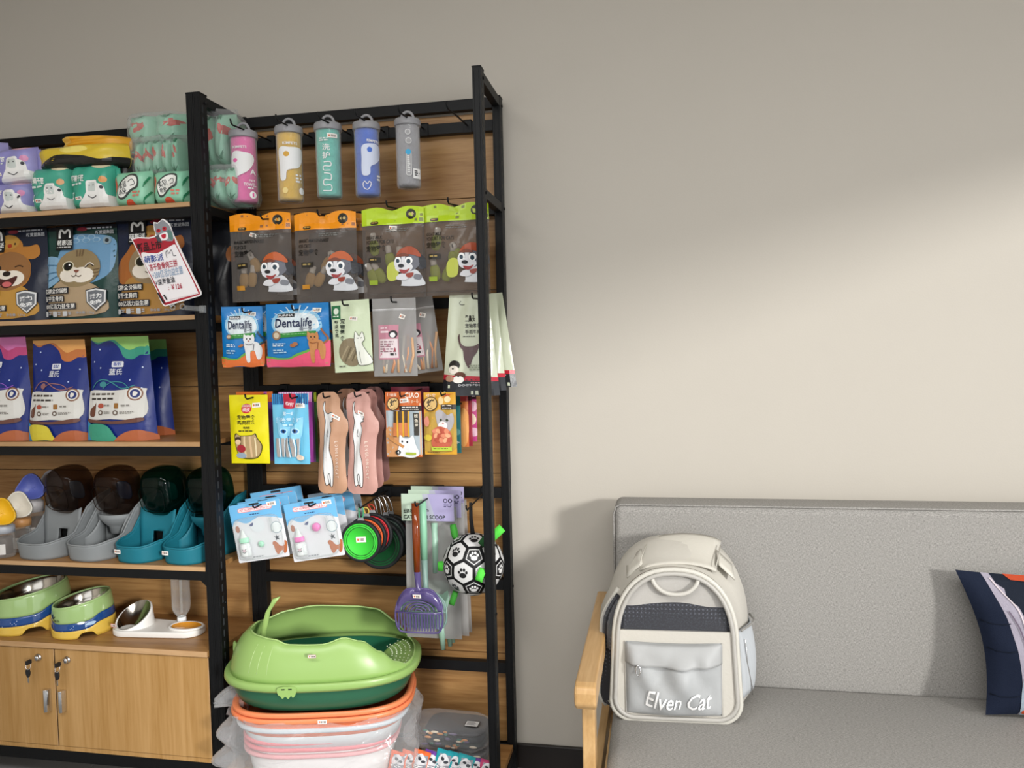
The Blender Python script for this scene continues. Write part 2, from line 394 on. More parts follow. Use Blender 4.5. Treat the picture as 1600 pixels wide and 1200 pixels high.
fl = struct(B('grout').box((XW0, YF, -.12), (XW1, 0, -.002)).build('floor'))
tm = None; ts = .6
for i in range(10):
    for j in range(9):
        xa, ya = XW0+i*ts+.07, -j*ts; xb, yb = min(xa+ts, XW1), max(ya-ts, YF)
        if xb-xa < .59 or ya-yb < .59:
            o = B('tile').box((xa+.002, yb+.002, -.01), (xb-.002, ya-.002, 0)).build('floor_tile', fl); continue
        if tm is None:
            o = B('tile').box((.002, -ts+.002, -.01), (ts-.002, -.002, 0)).build('floor_tile', fl, (xa, ya, 0)); tm = o
        else:
            o = tm.copy(); C.objects.link(o); o.location = (xa, ya, 0); o.parent = fl
struct(B('skirting').box((XW0, -.014, 0), (XW1, 0, .082)).build('baseboard_back', bevel=.003))
# ---------------------------------------------------------------- shelving
XL, XR, ZT, YFR, YR = -1.396, -.5045, 2.19, -.325, -.02
PW, PD = .022, .040
Lx = -2.72                                                 # left end of the left unit, outside the frame
def post(x, y, par, slot_side=1, w=PW, top=ZT):
    b = B('black_metal'); b.box((x, y, .0), (x+w, y+PD, top)); b.box((x-.001, y-.001, top), (x+w+.001, y+PD+.001, top+.004))
    for k in (0, 1): b.box((x+w*(.2 if k == 0 else .76), y-.0012, .01), (x+w*(.24 if k == 0 else .8), y, top-.01))
    o = b.build('post', par, bevel=.0012)
    s = B('slot', '3a3d40')
    z = .12
    while z < top-.05:
        xs = x+w if slot_side > 0 else x
        s.box((xs-.0006, y+.013, z), (xs+.0006, y+.019, z+.022)); z += .036
    o2 = s.build('slot_row', o); o2['kind'] = 'stuff'
    for zz in (top-.022, 1.845, .62):
        b2 = B('black_metal'); b2.lathe([(0, .0), (.0045, .0), (.0045, .0025), (0, .003)], 10, Matrix.Translation((x+w, y+.03, zz)) @ Matrix.Rotation(PI/2, 4, 'Y'))
        b2.build('bolt', o)
mat('slot', .7, '34373a', spec=.2)
def frame(x, par, w=PW, yb=YR-.04):
    post(x, YFR, par, 1, w); post(x, yb, par, 1, w)
    for z in (ZT-.03, 1.83, .06): B('black_metal').box((x+.001, YFR+PD, z), (x+w-.001, yb, z+.028)).build('side_rail', par, bevel=.001)
# left unit --------------------------------------------------
lu = thing('shelving_unit', 'black steel shelving unit with tan wood boards at the left, above the cabinet', 'shelf', (0, 0, 0))
frame(XL, lu); frame(Lx, lu)
b = B('black_metal'); b.box((XL-.008, YR-.04, 0), (XL, YR, ZT)); 
def board(z, th, par, name, y0=YFR, x0=Lx+PW, lip=0):
    o = [(x0, y0-lip), (XL-.001, y0-lip), (XL-.001, YFR+PD+.002), (XL+PW, YFR+PD+.002), (XL+PW, YR-.045), (XL-.001, YR-.045), (XL-.001, YR-.004), (x0, YR-.004)]
    q = B('wood_top').prism(o, z-th, z).build(name, par)
    B('edge_band').box((x0, y0-lip-.0012, z-th+.0005), (XL-.001, y0-lip, z-.0005)).build('edge_band', q)
    return q
SH = [1.8675, 1.5235, 1.1314, .7399]
for z in SH:
    board(z, .0145, lu, 'shelf_board')
    B('black_metal').box((Lx+PW, YFR+.002, z-.0145-.030), (XL-.001, YFR+.022, z-.0146)).build('shelf_support', lu, bevel=.001)
    B('black_metal').box((Lx+PW, YR-.035, z-.0145-.030), (XL-.001, YR-.012, z-.0146)).build('shelf_support', lu, bevel=.001)
B('black_metal').box((Lx+PW, YR-.04, ZT-.034), (XL-.001, YR-.004, ZT)).build('top_beam', lu, bevel=.001)
B('black_metal').box((Lx+PW, YFR+.004, .072), (XL-.001, YFR+.03, .112)).build('bottom_beam', lu, bevel=.001)
seams = [.098, .395, .694, .992, 1.29, 1.588, 1.886, 2.152]
for a, c in zip(seams, seams[1:]):
    B('wood_h').box((Lx+PW, YR-.010, a+.0012), (XL+.002, YR, c-.0012)).build('back_panel', lu, bevel=.0008)
# gusset plates under the fourth shelf corners
B('black_metal').prism([(XL-.001, .6954), (XL-.001, .676), (XL-.022, .6954)], YFR+.004, YFR+.018, 'y').build('gusset', lu)
# cabinet ----------------------------------------------------
cb = thing('storage_cabinet', 'low tan wood cabinet with two locked doors at the bottom left', 'cabinet', (0, 0, 0))
board(.4739, .018, cb, 'top_board', lip=.008)
xs_ = at(87, 1060, YFR).x; ca0 = Lx+PW
b = B('wood_v'); b.box((ca0, YFR+.02, .113), (ca0+.015, YR-.014, .455)); b.box((XL-.018, YFR+.02, .113), (XL-.003, YR-.014, .455)); b.box((ca0, YFR+.02, .113), (XL-.003, YR-.014, .128)); b.box((xs_-.008, YFR+.02, .128), (xs_+.008, YR-.014, .455))
b.build('body', cb)
def lock(px, py, door):
    p = at(px, py, YFR-.002); T = Matrix.Translation((p.x, YFR-.0015, p.z)) @ Matrix.Rotation(PI/2, 4, 'X')
    l = B('chrome').lathe([(0, .012), (.0075, .012), (.0085, .009), (.0085, .004), (.012, .003), (.012, 0), (0, 0)], 20, T).build('lock', door)
    k = B('chrome'); x, y, z = p.x, YFR-.0135, p.z
    k.box((x-.0015, y-.028, z-.006), (x+.0015, y, z+.006)); k.tube([(x+.009*math.cos(a*PI/6)-.004, y-.026+.004*math.sin(a*PI/6), z-.014+.011*math.sin(a*PI/6)) for a in range(12)], .0009, 6, True)
    k.prism([(x-.008, z-.048), (x-.004, z-.048), (x-.004, z-.068), (x-.006, z-.071), (x-.009, z-.066)], y-.027, y-.0255, 'y')
    k.mat = 'rubber'; k.col = '222224'; k.prism(spline([(x-.012, z-.026), (x-.001, z-.026), (x+.001, z-.04), (x-.006, z-.052), (x-.013, z-.04)], 4), y-.029, y-.024, 'y', True)
    k.prism([(x-.004, z-.006), (x+.004, z-.006), (x+.004, z+.006), (x-.004, z+.006)], y-.038, y-.02, 'y')
    k.build('key', door)
for i, (xa, xb) in enumerate(((xs_-.455, xs_-.0015), (xs_+.0015, XL-.003))):
    d = B('wood_v').box((xa, YFR-.001, .128), (xb, YFR+.017, .4515)).build('door', cb, bevel=.0012)
    B('edge_band').box((xb-.002, YFR-.0014, .128), (xb, YFR+.017, .4515)).build('edge_band', d)
    hx = (at(77, 1092, YFR).x, at(100, 1093, YFR).x)[i]; zt = at((77, 100)[i], (1075, 1077)[i], YFR).z; zb = at((77, 100)[i], (1109, 1110)[i], YFR).z
    h = B('chrome'); pr = [(hx-.011, YFR-.002), (hx-.009, YFR-.014), (hx-.002, YFR-.022), (hx+.006, YFR-.018), (hx+.011, YFR-.002)]
    h.prism(pr, zb, zt, 'z', True); h.build('handle', d, bevel=.001)
    lock(*((60, 1027), (105, 1031))[i], d)
B('wood_v').box((ca0, YFR, .113), (XL-.003, YFR+.019, .1265)).build('bottom_rail', cb)
# hanging display unit ---------------------------------------
hu = thing('display_rack', 'black steel display rack with wood back panels and hooks, standing against the wall mid-picture', 'rack', (0, 0, 0))
HX0 = XL+PW+.001
frame(HX0, hu, PW); frame(XR, hu, .025)
B('black_metal').box((HX0+PW, YR-.04, 0), (HX0+PW+.012, YR-.002, ZT)).build('rear_stile', hu, bevel=.001)
for z in (2.19, 2.12, 1.858, 1.566, 1.291, .951, .650, .375):
    B('black_metal').box((HX0+PW+.012, YR-.042, z-.034), (XR, YR-.016, z)).build('cross_beam', hu, bevel=.001)
for a, c in zip(seams, seams[1:]):
    B('wood_h').box((HX0+.004, YR-.011, a+.0012), (XR+.006, YR-.001, c-.0012)).build('back_panel', hu, bevel=.0008)
ZB = .105
q = B('wood_top').prism([(HX0+PW+.001, YFR), (XR-.001, YFR), (XR-.001, YR-.045), (HX0+PW+.001, YR-.045)], ZB-.016, ZB).build('shelf_board', hu)
B('wood_top').box((XR-.001, YFR+PD+.002, ZB-.016), (XR+.02, YR-.045, ZB)).build('shelf_board', hu)
# hooks ------------------------------------------------------
def hook(px, py, what, zr, L=.25):
    """tip seen at px, py; zr = height of the rod where it leaves the beam"""
    yt = YR-.045-L; p = at(px, py, yt)
    t = thing('display_hook', 'black wire hook on the rack holding '+what, 'hook', (p.x, YR-.0425, zr), group='wire hooks on the display rack')
    B('black_metal').box((-.013, -.004, -.022), (.013, 0, .0185)).box((-.013, -.004, .0145), (.013, .020, .0185)).build('bracket', t, bevel=.001)
    dz = p.z-zr-.014; B('black_metal').tube([(0, -.003, 0), (0, -L*.5, dz*.5), (0, -L+.012, dz-.002), (0, -L+.003, dz+.003), (0, -L, dz+.014)], .0026, 8).build('rod', t)
    return t
for px, py, w in ((359, 185, 'the pink towel tube'), (430, 178, 'the yellow towel tube'), (496, 174, 'the mint towel tube'), (554, 170, 'the blue towel tube'), (622, 165, 'the grey towel tube')):
    hook(px, py, w, 2.1058)
tag(hook(697, 158, 'nothing, the bare one at the top right of the rack', 2.1058), 'bare black wire hook with nothing on it, right of the grey towel tube', 'hook', 'wire hooks on the display rack')
for px, py, w in ((406, 333, 'the left orange-topped treat bags'), (495, 327, 'the right orange-topped treat bags'), (603, 313, 'the left lime-topped treat bag'), (699, 308, 'the right lime-topped treat bag')): hook(px, py, w, 1.8438)
for px, py, w in ((377, 480, 'the small blue dental treat bags'), (455, 476, 'the large blue and pink dental treat bag'), (534, 468, 'the pale green cat snack bag'), (610, 463, 'the clear zip bags of chew sticks'), (737, 457, 'the cream and black jerky pouches')): hook(px, py, w, 1.5518)
for px, py, w in ((382, 616, 'the yellow chicken stick packet'), (452, 615, 'the sky blue cat stick packets'), (504, 614, 'the tan bone-shaped pouches'), (553, 612, 'the pink bone-shaped pouches'), (624, 612, 'the orange grilled treat card'), (688, 610, 'the golden grilled treat packets')): hook(px, py, w, 1.2768)
for px, py, w in ((394, 787, 'the blister cards with the mint bottle'), (481, 785, 'the blister cards with the pink bottle'), (560, 787, 'the folding bowls'), (648, 784, 'the litter scoops'), (728, 790, 'the paw print ball')): hook(px, py, w, .9368)
# ---------------------------------------------------------------- sofa
sf = thing('sofa', 'grey woven fabric sofa with pale wooden arms against the wall', 'sofa', (0, 0, 0))
SX, SE = -.137, 1.95
def softblock(name, par, x0, x1, y0, y1, z0, z1, r, crown=.0):
    """block with rounded edges and a crowned top/front, one mesh"""
    b = B('weave'); cx = (x0+x1)/2; hx = (x1-x0)/2; P = []
    ring = []
    for (cy, cz, a0) in ((y0+r, z0+r, 180), (y0+r, z1-r, 90), (y1-r, z1-r, 0), (y1-r, z0+r, -90)):
        for k in range(6):
            a = math.radians(a0 - 0 + 90 - k*18) if False else math.radians(a0+90-k*18)
            ring.append((cy, cz, a))
    def sec(x, sc, inset):
        row = []
        for cy, cz, a in ring:
            yy, zz = cy+r*math.cos(a), cz+r*math.sin(a)
            my, mz = (y0+y1)/2, (z0+z1)/2
            row.append((x, my+(yy-my)*(1-inset/((y1-y0)/2)) , mz+(zz-mz)*(1-inset/((z1-z0)/2))))
        return row
    # corners listed so the ring runs round the section once
    ring = []
    for cy, cz, a0 in ((y1-r, z1-r, 0), (y0+r, z1-r, 90), (y0+r, z0+r, 180), (y1-r, z0+r, 270)):
        for k in range(6): ring.append((cy, cz, math.radians(a0+k*18)))
    for x, ins in [(x0, r)]+[(x0+r*(1-math.cos(t*PI/10)), r*(1-math.sin(t*PI/10))) for t in range(1, 6)]+[(x0+r+(x1-x0-2*r)*k/20, 0) for k in range(1, 20)]+[(x1-r*(1-math.cos(t*PI/10)), r*(1-math.sin(t*PI/10))) for t in range(5, 0, -1)]+[(x1, r)]:
        P.append(sec(x, 1, ins))
    b.quadgrid(P, True)
    n = len(ring); b.face(tuple(range(n))); b.face(tuple(len(b.v)-n+i for i in range(n))[::-1])
    return b.build(name, par)
bk_ = softblock('back_cushion', sf, SX, SE, -.205, -.06, .345, .930, .022)
p = B('weave').tube([(SX+.0, -.198, .37), (SX-.001, -.198, .90), (SX+.006, -.198, .923), (SX+.02, -.198, .93), (SE-.03, -.198, .93)], .0028, 6).build('piping', bk_)
softblock('seat_cushion', sf, SX, SE, -.80, -.20, .285, .415, .03)
def arm(x):
    a = B('ash_wood')
    pr = [(-.765, .612), (-.765, .585), (-.752, .570), (-.70, .572), (-.09, .596), (-.07, .604), (-.07, .628), (-.74, .630), (-.758, .625)]
    a.prism(pr, x, x+.05, 'x'); o = a.build('armrest', sf, bevel=.006)
    B('ash_wood').prism([(x+.012, -.715), (x+.042, -.715), (x+.042, -.665), (x+.012, -.665)], 0, .574, 'z').build('front_leg', sf, bevel=.004)
    B('ash_wood').prism([(x+.012, -.13), (x+.042, -.13), (x+.042, -.08), (x+.012, -.08)], 0, .600, 'z').build('rear_leg', sf, bevel=.004)
    B('ash_wood').box((x+.016, -.665, .25), (x+.040, -.13, .31)).build('side_rail', sf, bevel=.003)
arm(-.2); arm(SE+.012)
B('ash_wood').box((SX-.02, -.79, .235), (SE+.03, -.765, .284)).box((SX-.02, -.18, .235), (SE+.03, -.155, .284)).build('seat_frame', sf, bevel=.003)

# ================================================================ left unit: contents
def dogface(cx, cy, s, cap):
    """plain cartoon dog: grey and white head with a cap"""
    w, g, k = 'e6e6ea', '6c6e78', '1c1c22'
    return [('s', [(cx-9*s, cy+30*s), (cx-7*s, cy+12*s), (cx+2*s, cy+9*s), (cx+14*s, cy+14*s), (cx+19*s, cy+24*s), (cx+20*s, cy+34*s), (cx-8*s, cy+34*s)], 'd8dade'),
        ('s', [(cx+10*s, cy-12*s), (cx+18*s, cy-8*s), (cx+22*s, cy+8*s), (cx+15*s, cy+10*s)], '3a3c44'),
        ('e', cx, cy, 17*s, 14*s, g), ('e', cx-5*s, cy+8*s, 12*s, 7.5*s, w), ('e', cx-13*s, cy+2*s, 5*s, 7*s, w), ('p', [(cx-7*s, cy-13*s), (cx-2*s, cy-13*s), (cx-3*s, cy+4*s), (cx-8*s, cy+4*s)], w), ('s', [(cx+15*s, cy-10*s), (cx+22*s, cy-4*s), (cx+23*s, cy+9*s), (cx+17*s, cy+7*s)], '26282e'), ('s', [(cx+10*s, cy+18*s), (cx+18*s, cy+20*s), (cx+16*s, cy+26*s), (cx+8*s, cy+24*s)], '7c7e86'),
        ('e', cx-12*s, cy-2*s, 4*s, 5*s, 'ffffff'), ('e', cx+2*s, cy-1*s, 5*s, 5.5*s, 'ffffff'), ('e', cx-12.5*s, cy-1*s, 2.4*s, 3*s, '203848'), ('e', cx+1.5*s, cy, 2.8*s, 3.4*s, '203848'),
        ('e', cx-8.5*s, cy+6*s, 4*s, 2.6*s, k), ('s', [(cx-11*s, cy+11*s), (cx-3*s, cy+12*s), (cx+3*s, cy+10*s), (cx-2*s, cy+16*s), (cx-8*s, cy+16*s)], 'a03838'),
        ('s', [(cx-13*s, cy-9*s), (cx-8*s, cy-17*s), (cx+4*s, cy-21*s), (cx+14*s, cy-15*s), (cx+17*s, cy-6*s), (cx+3*s, cy-10*s)], cap), ('s', [(cx-16*s, cy-7*s), (cx-5*s, cy-12*s), (cx+3*s, cy-8*s), (cx-6*s, cy-7*s)], '7a3a20'),
        ('s', [(cx-16*s, cy+24*s), (cx-10*s, cy+17*s), (cx+2*s, cy+20*s), (cx-4*s, cy+26*s)], 'e0e0e4'), ('s', [(cx-2*s, cy+17*s), (cx+8*s, cy+16*s), (cx+5*s, cy+22*s), (cx-1*s, cy+22*s)], '9a4030')]
def bear(cx, cy, s):
    return [('s', [(cx-22*s, cy+20*s), (cx-12*s, cy+5*s), (cx, cy-12*s), (cx+14*s, cy-10*s), (cx+18*s, cy+2*s), (cx+27*s, cy+6*s), (cx+26*s, cy+20*s)], 'f0efec'),
        ('q', cx-8*s, cy-17*s, cx+8*s, cy+2*s, 'f4f3f0', 3*s), ('q', cx-5.5*s, cy-14*s, cx+5.5*s, cy-2*s, 'cfd6d2', 2.5*s), ('e', cx-3*s, cy-10*s, .9*s, .9*s, '404048'), ('e', cx+3*s, cy-10*s, .9*s, .9*s, '404048'),
        ('l', [(cx-6*s, cy+3*s), (cx, cy+6.5*s), (cx+6*s, cy+4*s)], 1.1*s, '303038'), ('e', cx+13*s, cy-7*s, 2.2*s, 2.2*s, '383840')]
def tissue(name, lab, box, col, accent, top, D=.10, Y=-.265, grp=None, base=None, roll=0, seed=1):
    x0, y0, x1, y1 = box; w, h = x1-x0, y1-y0; cx, cy = x0+w*.6, y0+h*.58
    it = [('s', [(x0+w*.5, y0-h*.02), (x0+w*.62, y0+h*.10), (x0+w*.85, y0+h*.12), (x0+w*.97, y0-h*.02)], top), ('e', x0+w*.84, y0+h*.38, w*.075, w*.07, accent)]
    it += bear(cx, cy+h*.08, w/62) + [('t', '超萌千匠', x0+w*.10, y0+h*.26, x0+w*.44, y0+h*.40, 'f4f4f0', 2, 0, .03), ('w', x0+w*.10, y0+h*.43, x0+w*.42, y0+h*.50, 'dfe8e4', 1), ('q', x0+w*.10, y0+h*.62, x0+w*.20, y0+h*.78, 'e8f0ee', 2), ('q', x0+w*.115, y0+h*.645, x0+w*.185, y0+h*.755, col, 1.5)]
    t, fr, dm = pack('tissue_pack', lab, 'tissue pack', grp, box, Y, D, col, it, 'pillow', roll=roll, st=[(x0+w*.3, y0+h*.76, 9, 4.5, -4)], base=base, part='wrapper', wr=1.6, seed=seed)
    w_, h_ = dm
    for s in (-1, 1):                       # crimped end fins
        B('print', col).quadgrid([[(s*(w_*.49), y, h_*(.12+.76*k/6)) for k in range(7)] if e == 0 else [(s*(w_*.49+.012+.003*math.sin(k*2.1)), y*.5+.004*math.sin(k*1.7), h_*(.10+.80*k/6)) for k in range(7)] for e, y in ((0, -D*.12), (1, -D*.1))]).build('end_seal', t, solid=.0012)
    return t
z1 = SH[0]
tissue('a', 'lilac tissue pack on the top shelf, lower one of the stack at far left', (-6, 288, 60, 334), '8f8cc4', 'd890b8', 'c8a0c0', grp='tissue packs on the top shelf', base=z1)
tissue('b', 'lilac tissue pack lying on the other lilac one at the top shelf', (-4, 236, 66, 290), '9490cc', 'd890b8', 'd8a8b8', D=.09, grp='tissue packs on the top shelf', base=z1+.097, roll=-3, seed=5)
pack('tissue_pack', 'sliver of a lilac tissue pack cut by the left edge above the stack', 'tissue pack', 'tissue packs on the top shelf', (-52, 226, 8, 286), -.22, .09, 'a09cd0', [], 'pillow', base=z1+.10, roll=8)
pack('tissue_pack', 'lilac tissue pack mostly beyond the left edge on the top shelf', 'tissue pack', 'tissue packs on the top shelf', (-72, 290, -9, 336), -.265, .09, '8f8cc4', [], 'pillow', base=z1)
tissue('c', 'teal green tissue pack beside the lilac stack, left of the two teal ones', (61, 263, 121, 327), '4aa890', 'e0a878', 'e8dcb8', grp='tissue packs on the top shelf', base=z1, seed=8)
tissue('d', 'teal green tissue pack in the middle of the top shelf, right of its twin', (121, 259, 187, 325), '3fa68c', 'e0a060', 'e8dcb8', grp='tissue packs on the top shelf', base=z1, seed=3)
def smallmint(lab, box, seed, rz=0):
    x0, y0, x1, y1 = box; w, h = x1-x0, y1-y0
    it = [('e', x0+w*.06, y0+h*.42, w*.12, h*.26, 'd8583c'), ('e', x0+w*.52, y0+h*.96, w*.14, h*.16, 'd8583c'), ('s', [(x0+w*.2, y0+h*.5), (x0+w*.3, y0+h*.3), (x0+w*.55, y0+h*.14), (x0+w*.75, y0+h*.15), (x0+w*.82, y0+h*.3), (x0+w*.78, y0+h*.5), (x0+w*.6, y0+h*.6), (x0+w*.4, y0+h*.78), (x0+w*.25, y0+h*.78)], '3c4440'),
        ('s', [(x0+w*.23, y0+h*.5), (x0+w*.33, y0+h*.33), (x0+w*.55, y0+h*.19), (x0+w*.72, y0+h*.2), (x0+w*.78, y0+h*.3), (x0+w*.74, y0+h*.46), (x0+w*.58, y0+h*.55), (x0+w*.39, y0+h*.73), (x0+w*.27, y0+h*.72)], 'f2f2ec'),
        ('t', '柔韧', x0+w*.25, y0+h*.33, x0+w*.5, y0+h*.52, '30383a', -18), ('t', '亲肤', x0+w*.28, y0+h*.52, x0+w*.5, y0+h*.68, '30383a', -18), ('l', [(x0+w*.55, y0+h*.35), (x0+w*.66, y0+h*.28), (x0+w*.72, y0+h*.4), (x0+w*.6, y0+h*.45)], 1, '30383a'),
        ('w', x0+w*.62, y0+h*.6, x0+w*.84, y0+h*.78, 'd8806a', 2), ('l', [(x0+w*.9, y0+h*.5), (x0+w*.97, y0+h*.2)], 1.2, '2f8a60'), ('l', [(x0+w*.88, y0+h*.95), (x0+w*.98, y0+h*.6)], 1.2, '2f8a60')]
    return pack('tissue_pack', lab, 'tissue pack', 'small mint tissue packs', box, -.275, .085, '8fcfae', it, 'pillow', base=z1, seed=seed, part='wrapper', rz=rz)
smallmint('small mint tissue pack with red blobs, right of the teal ones, tilted open side out', (187, 269, 243, 321), 4, -6)
smallmint('small mint tissue pack with red blobs, against the left rack post', (248, 268, 300, 317), 9)
# big film-wrapped bundles at the back
def bundle(lab, box, Y, base, rows, D=.15, seed=1):
    x0, y0, x1, y1 = box; xm, ym = (x0+x1)/2, (y0+y1)/2; w = at(x1, ym, Y).x-at(x0, ym, Y).x; h = at(xm, y0, Y).z-base
    t = thing('tissue_bundle', lab, 'tissue bundle', (at(xm, ym, Y).x, Y, base), group='film-wrapped bundles of mint tissue packs')
    n = rows; rnd = random.Random(seed)
    for i in range(n):
        cx = -w/2+w*(i+.5)/n; fr, bk = packfn(w/n*1.02, h*.93, D, 'pillow', seed=seed+i, wr=1.4)
        o = packmesh(fr, bk, 'print', '93cdb0', 6, 8).build('inner_pack', t, (cx, 0, .004))
        it = []
        for k in range(3): it.append(('e', rnd.uniform(20, 80), 44+rnd.uniform(-9, 9), rnd.uniform(14, 28), rnd.uniform(5, 9), 'cf5545', rnd.uniform(-40, 40)))
        for k in range(7):
            a = rnd.uniform(-2.6, -.5); cx_, cy_ = 50+rnd.uniform(-14, 14), (86 if k < 3 else 18)
            it.append(('p', [(cx_-7, cy_), (cx_+7, cy_+3), (cx_+44*math.cos(a), cy_+17*math.sin(a))], '2f7d58'))
        art(fr, (0, 0, 100, 100), it, 'leaf_print', o, 6, 8)
    fr, bk = packfn(w*1.10, h*1.03, D*1.30, 'pillow', seed=seed+40, wr=2.4)
    packmesh(fr, bk, 'film_thin', 'ffffff', 14, 10).build('film_wrap', t)
    return t
bundle('film-wrapped bundle of mint tissue packs with red flowers behind the small packs', (212, 216, 297, 272), -.15, z1+.105, 6, .13, 3)
bundle('flat film-wrapped green leaf bundle topmost on the shelf beside the left post', (214, 180, 296, 220), -.15, z1+.215, 2, .12, 12)
bundle('film-wrapped mint tissue bundle seen through the side frame, lower one', (322, 262, 392, 330), -.17, z1, 3, .16, 21)
bundle('film-wrapped mint bundle seen through the side frame, resting on the lower one', (316, 176, 372, 268), -.15, z1+.125, 3, .16, 31)
bundle('film-wrapped mint tissue bundle hidden behind the small packs on the top shelf', (200, 268, 300, 318), -.13, z1, 4, .13, 44)
# snack pillows in yellow
def pillow(lab, cat, box, Y, D, col, its, base, roll, seed, name='snack_bag', m='print'):
    return pack(name, lab, cat, 'yellow bags lying on the teal tissue packs', box, Y, D, col, its, 'pillow', roll=roll, base=base, seed=seed, wr=2.2, m=m)
pillow('yellow and black bag lying flat across the teal tissue packs', 'bag', (72, 232, 204, 262), -.24, .14, 'e0c23a', [('s', [(82, 256), (110, 246), (150, 248), (180, 254), (206, 250), (206, 266), (82, 266)], '1c1a18'), ('s', [(120, 238), (150, 236), (160, 242), (130, 244)], 'f0dc70')], z1+.130, -1, 3)
pillow('orange-yellow bag lying uppermost on the yellow and black one', 'bag', (108, 219, 206, 240), -.22, .12, 'e2a52c', [('s', [(112, 222), (120, 219), (130, 223), (124, 240), (112, 240)], 'e8c060')], z1+.192, 3, 6)
pack('snack_bag', 'black bag with yellow stripe slumped right of the teal tissue packs', 'bag', 'yellow bags lying on the teal tissue packs', (172, 244, 214, 282), -.20, .10, '1d1b1a', [('s', [(174, 246), (196, 243), (212, 250), (205, 254), (186, 252)], 'c8b040')], 'pillow', base=z1+.085, roll=6, seed=4)
# shelf 2: standing dry food bags with animal portraits
z2 = SH[1]
def foodbag(lab, box, Y, base_col, hood, hood2, fur, kind, cat_, seed, rz=0, grp='dark dry food bags on the second shelf', full=True, D=.075):
    x0, y0, x1, y1 = box; k = (x1-x0)/110.; cx, cy = x0+58*k, y0+62*k
    X = lambda v: x0+v*k; Yy = lambda v: y0+v*(y1-y0)/148.
    it = [('r', x0, y0, x1, y0+6, '0c0f18')]
    if kind == 'fish':
        it += [('s', [(X(38), Yy(16)), (X(75), Yy(14)), (X(105), Yy(22)), (X(108), Yy(45)), (X(98), Yy(80)), (X(60), Yy(95)), (X(28), Yy(78)), (X(22), Yy(50))], '6f9cc0'), ('s', [(X(2), Yy(48)), (X(26), Yy(52)), (X(30), Yy(82)), (X(4), Yy(98)), (X(8), Yy(75))], '86b0cf')]
        it += [('e', X(40+8*i), Yy(18+(i % 2)*5), 6*k, 4*k, 'a6c6da') for i in range(6)] + [('e', X(40+8*i), Yy(18.5+(i % 2)*5), 4.6*k, 3*k, '6f9cc0') for i in range(6)]
        it += [('e', X(96), Yy(25), 6*k, 6*k, '8ea4b0'), ('e', X(96), Yy(25), 3*k, 3*k, '20262c'), ('l', [(X(4), Yy(60)), (X(24), Yy(62))], 1.2, '4a7a9c'), ('l', [(X(4), Yy(75)), (X(26), Yy(72))], 1.2, '4a7a9c'), ('l', [(X(6), Yy(88)), (X(26), Yy(78))], 1.2, '4a7a9c')]
    else:
        it += [('s', [(X(8), Yy(95)), (X(4), Yy(70)), (X(20), Yy(45)), (X(30), Yy(20)), (X(52), Yy(10)), (X(72), Yy(22)), (X(76), Yy(40)), (X(88), Yy(60)), (X(84), Yy(90)), (X(50), Yy(104))], hood),
            ('s', [(X(72), Yy(32)), (X(84), Yy(30)), (X(96), Yy(28)), (X(100), Yy(42)), (X(92), Yy(50)), (X(80), Yy(48))], hood), ('e', X(52), Yy(22), 17*k, 11*k, hood2), ('e', X(45), Yy(24), 1.5*k, 1.8*k, '2a1a10'), ('e', X(62), Yy(25), 1.5*k, 1.8*k, '2a1a10'), ('s', [(X(50), Yy(26)), (X(56), Yy(25)), (X(57), Yy(30)), (X(52), Yy(31))], 'b03a20')]
    it += [('s', [(X(14), Yy(140)), (X(20), Yy(95)), (X(50), Yy(86)), (X(88), Yy(100)), (X(96), Yy(138))], hood2 if kind != 'fish' else 'b09878')]
    it += [('e', cx-2*k, cy+4*k, 33*k, 30*k, fur), ('e', cx-12*k, cy+14*k, 17*k, 12*k, 'efe6d8'), ('e', cx+6*k, cy+15*k, 17*k, 12*k, 'efe6d8')]
    if cat_ == 'dog':
        it += [('e', cx-16*k, cy-1*k, 4*k, 3.4*k, '221610'), ('l', [(cx+8*k, cy-2*k), (cx+14*k, cy-4*k), (cx+20*k, cy-2*k)], 1.8*k, '3a2010'), ('e', cx-3*k, cy+8*k, 6*k, 4*k, '201410'), ('s', [(cx-18*k, cy+14*k), (cx-3*k, cy+17*k), (cx+13*k, cy+12*k), (cx+6*k, cy+27*k), (cx-7*k, cy+29*k)], '4a1c18'), ('e', cx-1*k, cy+24*k, 7*k, 4*k, 'd06a6a')]
    else:
        it += [('e', cx-17*k, cy+1*k, 9*k, 8*k, 'e8e0c8'), ('e', cx-17*k, cy+1*k, 7.5*k, 7*k, '3c3a1c'), ('e', cx-17*k, cy+1*k, 5.5*k, 6*k, '0c0a08'), ('e', cx-15*k, cy-1*k, 1.5*k, 1.5*k, 'ffffff'), ('l', [(cx+10*k, cy+3*k), (cx+16*k, cy-3*k), (cx+22*k, cy+1*k)], 2*k, 'efe6d8'), ('l', [(cx+10*k, cy+4.5*k), (cx+16*k, cy-1.5*k), (cx+22*k, cy+2.5*k)], 1.4*k, '2a1a12'),
            ('s', [(cx-6*k, cy+8*k), (cx+2*k, cy+8*k), (cx-2*k, cy+12*k)], '8a5040'), ('l', [(cx-2*k, cy+12*k), (cx-2*k, cy+16*k)], 1*k, '4a3020'), ('l', [(cx-9*k, cy+16*k), (cx-5*k, cy+18*k), (cx-2*k, cy+16*k), (cx+2*k, cy+18*k), (cx+6*k, cy+16*k)], 1.1*k, '4a3020')]
        it += [('l', [(cx-6*k+i*5*k, cy-24*k), (cx-5*k+i*4*k, cy-14*k)], 1.6*k, '7a6248') for i in range(3)] + [('l', [(cx+22*k, cy+8*k+i*5*k), (cx+30*k, cy+6*k+i*5*k)], 1.2*k, '7a6248') for i in range(3)]
